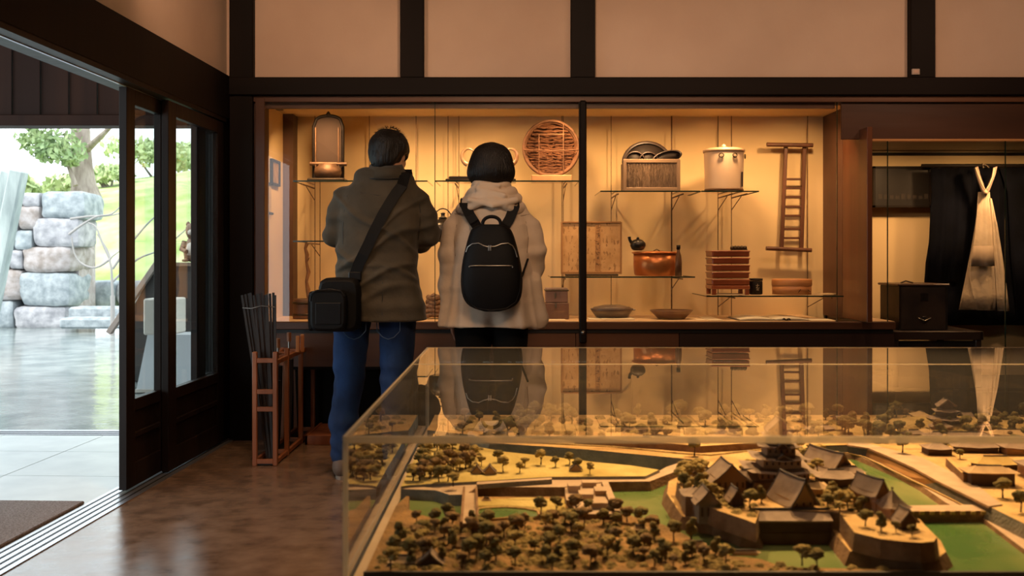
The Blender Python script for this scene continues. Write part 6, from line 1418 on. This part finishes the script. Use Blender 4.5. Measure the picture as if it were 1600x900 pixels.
# houses east of the moat
for a in ((1563, 734, zC, 62, .05, .014, .016, ROOFY, WALLD), (1553, 760, zC, 66, .05, .030, .014, ROOFT, WALLD), (1640, 750, zC, 60, .06, .03, .02, ROOF, WALLB), (1600, 712, zC, 50, .05, .02, .018, ROOF, WALLB), (1530, 708, zC, 60, .04, .016, .014, ROOF, WALLD), (1470, 712, zC, 36, .05, .018, .012, ROOF, WALLD), (1500, 690, zC, 90, .03, .016, .010, ROOF, WALLB), (1590, 690, zC, 70, .04, .02, .012, ROOFT, WALLB)):
    B(*a[:7], kind='hipx', roof=a[7], wall=a[8], windows=False, az=R(-3))
land('east_yard_wall', [(1478,716),(1506,742),(1512,742),(1484,714)], zC + .020, SAND, MW, .001, zC)
rb = random.Random(12)
for k in range(46):
    px, py = rb.uniform(1280, 2100), rb.uniform(650, 690)
    if py < 655 and rb.random() < .5: continue
    c = G(px, py, zC)
    if c.x > TX1 - .06 or c.y > TY1 - .06: continue
    building((c.x, c.y, zC), rb.uniform(.03, .08), rb.uniform(.025, .045), rb.uniform(.008, .018), rb.uniform(.008, .016), kind=rb.choice(['hipx', 'gable']), roof=rb.choice([ROOF, ROOF, ROOFT]), wall=rb.choice([WALLB, WALLT, WALLD]), windows=False, az=R(rb.choice([0, 90, 10])))
c = G(1478, 668, zC)
zz = zC + .012
for k, w in enumerate((.07, .05, .034)): building((c.x, c.y, zz), w, w*.8, .016, .014, kind='hipx' if k < 2 else 'gable', wall=WALLD, over=.3, flare=.4, windows=False, found=.01); zz += .024
# ---- trees
CROWN = [mat('model_tree_ochre', (.26, .19, .05), .95, (.44, .32, .10), 90, bump=.8, bscale=300), mat('model_tree_olive', (.12, .10, .025), .95, (.24, .18, .05), 90, bump=.8, bscale=300), mat('model_tree_brown', (.17, .10, .04), .95, (.28, .17, .06), 90, bump=.8, bscale=300)]
TRK = mat('model_trunk', (.05, .025, .015), .9)
def ico():
    import bmesh
    bm = bmesh.new(); bmesh.ops.create_icosphere(bm, subdivisions=2, radius=1); vs = [v.co.copy() for v in bm.verts]; fs = [[v.index for v in f.verts] for f in bm.faces]; bm.free(); return vs, fs
IV, IF = ico(); protos = []
for kk in range(9):
    rt = random.Random(kk); m = MB(); h = .030; m.cur = 1
    m.tube([(0,0,0), (.001, 0, h*.35), (.0005, .001, h*.6)], [.0016, .0011, .0009], 5)
    for q in range(2): m.tube([(.001,0,h*.35), (rt.uniform(-.008,.008), rt.uniform(-.008,.008), h*.65)], [.0009,.0006], 4)
    m.cur = 0; nb = rt.choice([6, 7, 8])
    for q in range(nb):
        a = 2*math.pi*q/nb + rt.random(); r_ = rt.uniform(.0045, .0072) if q else .0105; cx, cy, cz = (0,0,h*.86) if q == 0 else (math.cos(a)*rt.uniform(.006, .0105), math.sin(a)*rt.uniform(.006, .0105), h*rt.uniform(.60, .92))
        if kk in (6, 7): r_ *= .95; cx *= .45; cy *= .45; cz = h*(.45 + .075*q)
        m.add([Vector((cx + v.x*r_*(1+.75*noise.noise(v*2.3 + Vector((q, kk, 0)))), cy + v.y*r_*(1+.75*noise.noise(v*2.1 + Vector((kk, q, 3)))), cz + v.z*r_*.72*(1+.75*noise.noise(v*2.9 + Vector((q*2, kk, 1)))))) for v in IV], IF, True)
    for v in m.v: v += mod.location
    o = m.build('model_tree', [CROWN[kk % 3], TRK], mod); protos.append(o.data); bpy.data.objects.remove(o)
def inpoly(x, y, P):
    c = False; j = len(P)-1
    for i in range(len(P)):
        if (P[i][1] > y) != (P[j][1] > y) and x < (P[j][0]-P[i][0])*(y-P[i][1])/(P[j][1]-P[i][1]) + P[i][0]: c = not c
        j = i
    return c
NT = 0
def tree(px, py, z, s_=1, k=None, rt=random.Random(4)):
    global NT
    c = G(px, py, z)
    if not (TX0 + .01 < c.x < TX1 - .01 and TY0 + .008 < c.y < TY1 - .012): return
    NT += 1; o = bpy.data.objects.new('model_tree', protos[rt.randrange(9) if k is None else k]); C.objects.link(o); o.parent = mod
    o.location = c - mod.location; o.rotation_euler = (0, 0, rt.random()*6.28); q = s_*rt.uniform(.8, 1.25); o.scale = (q, q, q*rt.uniform(.9, 1.15))
def scatter(poly, z, n, s_, ks, seed, mind=10):
    rt = random.Random(seed); xs_ = [p[0] for p in poly]; ys_ = [p[1] for p in poly]; done = []; tries = 0
    while len(done) < n and tries < n*60:
        tries += 1; x, y = rt.uniform(min(xs_), max(xs_)), rt.uniform(min(ys_), max(ys_))
        if inpoly(x, y, poly) and all((x-a)**2 + ((y-b)*2.2)**2 > mind**2 for a, b in done): done.append((x, y)); tree(x, y, z, s_, rt.choice(ks))
for a, b in ((727,722),(752,728),(741,718),(778,722),(820,730),(845,726),(868,730),(786,737),(812,739),(902,735),(922,741),(890,726),(700,752),(671,748),(690,745),(708,760)): tree(a, b, zB2, .95, random.choice([0, 1, 3, 4]))
scatter([(640,752),(652,700),(700,696),(745,706),(735,732),(700,748),(690,756)], zB2, 40, 1.0, [0,2,3,5,8,1], 3, 9)
for a, b in ((760,850),(738,838),(706,826),(700,815),(762,828),(805,832),(820,826),(900,803),(920,803),(960,812),(980,816),(1000,820),(1020,832),(1053,845),(1080,843),(1118,868),(863,820),(893,830),(845,806),(870,803),(893,818),(962,853),(990,868),(1075,870),(1100,880),(1040,875),(894,874),(930,882),(660,845),(625,850),(652,850),(700,850),(745,873),(768,860),(805,885),(835,865),(860,862)): tree(a, b, zA, 1.05, random.choice([1, 4, 7, 2, 5, 1]))
scatter([(600,882),(648,812),(690,822),(722,826),(760,822),(850,812),(890,806),(960,818),(1000,828),(1055,850),(1110,872),(1180,880),(1330,889),(1330,891),(590,891)], zA, 62, .95, [1,4,2,5,7,0], 8, 17)
scatter([(1064,745),(1062,760),(1082,775),(1120,788),(1130,778),(1105,757),(1108,738),(1085,730)], zI2, 16, .95, [0,3,6,0], 9, 9)
scatter([(1238,706),(1285,706),(1275,730),(1285,748),(1262,758),(1250,735)], zI2, 14, .9, [0,3,0,1], 10, 8)
scatter([(1280,790),(1300,784),(1345,782),(1350,800),(1330,806),(1296,803)], zI2, 10, .9, [0,3,1], 11, 10)
scatter([(1160,735),(1205,728),(1205,742),(1160,748)], zI2, 7, .8, [0,3], 12, 8)
for a, b, s_ in ((1172,795,1.1),(1352,822,1.1),(1377,830,1.1),(1342,800,.9),(1190,786,.8),(1300,770,.8),(1400,832,.6),(1425,838,.7),(1092,770,1.1),(1070,766,1)): tree(a, b, zI2, s_, random.choice([1, 4, 7]))
for a, b, s_ in ((1410,709,1.2),(1085,712,1.1),(1567,778,1.3),(1595,800,1.2),(1500,717,.8),(1475,706,.8)): tree(a, b, zC, s_, random.choice([1, 4]))
scatter([(690,652),(1900,652),(1900,694),(1560,700),(1440,700),(1300,688),(1100,702),(900,692),(790,686),(690,676)], zC, max(0, 299 - NT), .95, [0,1,2,3,4,5], 13, 10)

# the far woods beyond the counted trees, joined
m = MB(); rf = random.Random(77); k = 0
while k < 130:
    x, y = rf.uniform(700, 2000), rf.uniform(648, 690)
    if not inpoly(x, y, [(700,650),(2000,650),(2000,692),(1560,698),(1440,696),(1300,686),(1100,700),(900,690),(790,684)]): continue
    c = G(x, y, zC); k += 1
    if not (TX0 + .02 < c.x < TX1 - .02 and c.y < TY1 - .02): continue
    pm = protos[rf.randrange(9)]; q = rf.uniform(1.1, 1.8); a = rf.random()*6.28
    vs = [c + Vector(((v.co.x*math.cos(a) - v.co.y*math.sin(a))*q, (v.co.x*math.sin(a) + v.co.y*math.cos(a))*q, v.co.z*q)) for v in pm.vertices]
    m.add(vs, [list(f.vertices) for f in pm.polygons], True)
tag(m.build('far_trees', CROWN[1], mod), kind='stuff')
# low undergrowth between the trees: nobody could count it
UG = mat('model_undergrowth', (.14, .10, .025), .95, (.34, .24, .07), 60, bump=.8, bscale=200)
ru = random.Random(21); m = MB()
def clump(c, r_):
    a0 = ru.random()*6; n = 7
    base_ = [Vector((c.x + r_*ru.uniform(.8, 1.2)*math.cos(a0 + 2*math.pi*k/n), c.y + r_*ru.uniform(.8, 1.2)*math.sin(a0 + 2*math.pi*k/n), c.z - .0005)) for k in range(n)]
    mid = [Vector((b.x*.62 + c.x*.38, b.y*.62 + c.y*.38, c.z + r_*ru.uniform(.3, .55))) for b in base_]; top = c + Vector((0, 0, r_*.6))
    m.add(base_ + mid + [top], [(k, (k+1) % n, n + (k+1) % n, n + k) for k in range(n)] + [(n + k, n + (k+1) % n, 2*n) for k in range(n)], True)
def undergrow(poly, z, n, s_):
    xs_ = [q[0] for q in poly]; ys_ = [q[1] for q in poly]; k = 0
    while k < n:
        x, y = ru.uniform(min(xs_), max(xs_)), ru.uniform(min(ys_), max(ys_))
        if inpoly(x, y, poly):
            k += 1; c = G(x, y, z)
            if TX0 + .015 < c.x < TX1 - .02 and TY0 + .015 < c.y < TY1 - .02: clump(c, s_*ru.uniform(.5, 1.3))
undergrow([(585,884),(646,802),(690,818),(722,822),(760,820),(850,810),(890,806),(960,812),(1000,820),(1055,845),(1110,870),(1180,880),(1380,889),(1380,891),(580,891)], zA, 420, .010)
undergrow([(642,752),(652,698),(700,694),(760,702),(745,735),(700,750)], zB2, 120, .009)
undergrow([(690,652),(1900,652),(1900,694),(1560,700),(1440,700),(1300,688),(1100,702),(900,692),(790,686),(690,676)], zC, 420, .016)
undergrow([(1064,745),(1062,760),(1082,775),(1120,792),(1178,812),(1180,790),(1120,757),(1108,738)], zI2, 110, .009)
undergrow([(1238,706),(1285,706),(1295,748),(1340,775),(1385,790),(1350,800),(1262,790),(1250,735)], zI2, 150, .009)
tag(m.build('undergrowth', UG, mod), kind='stuff')
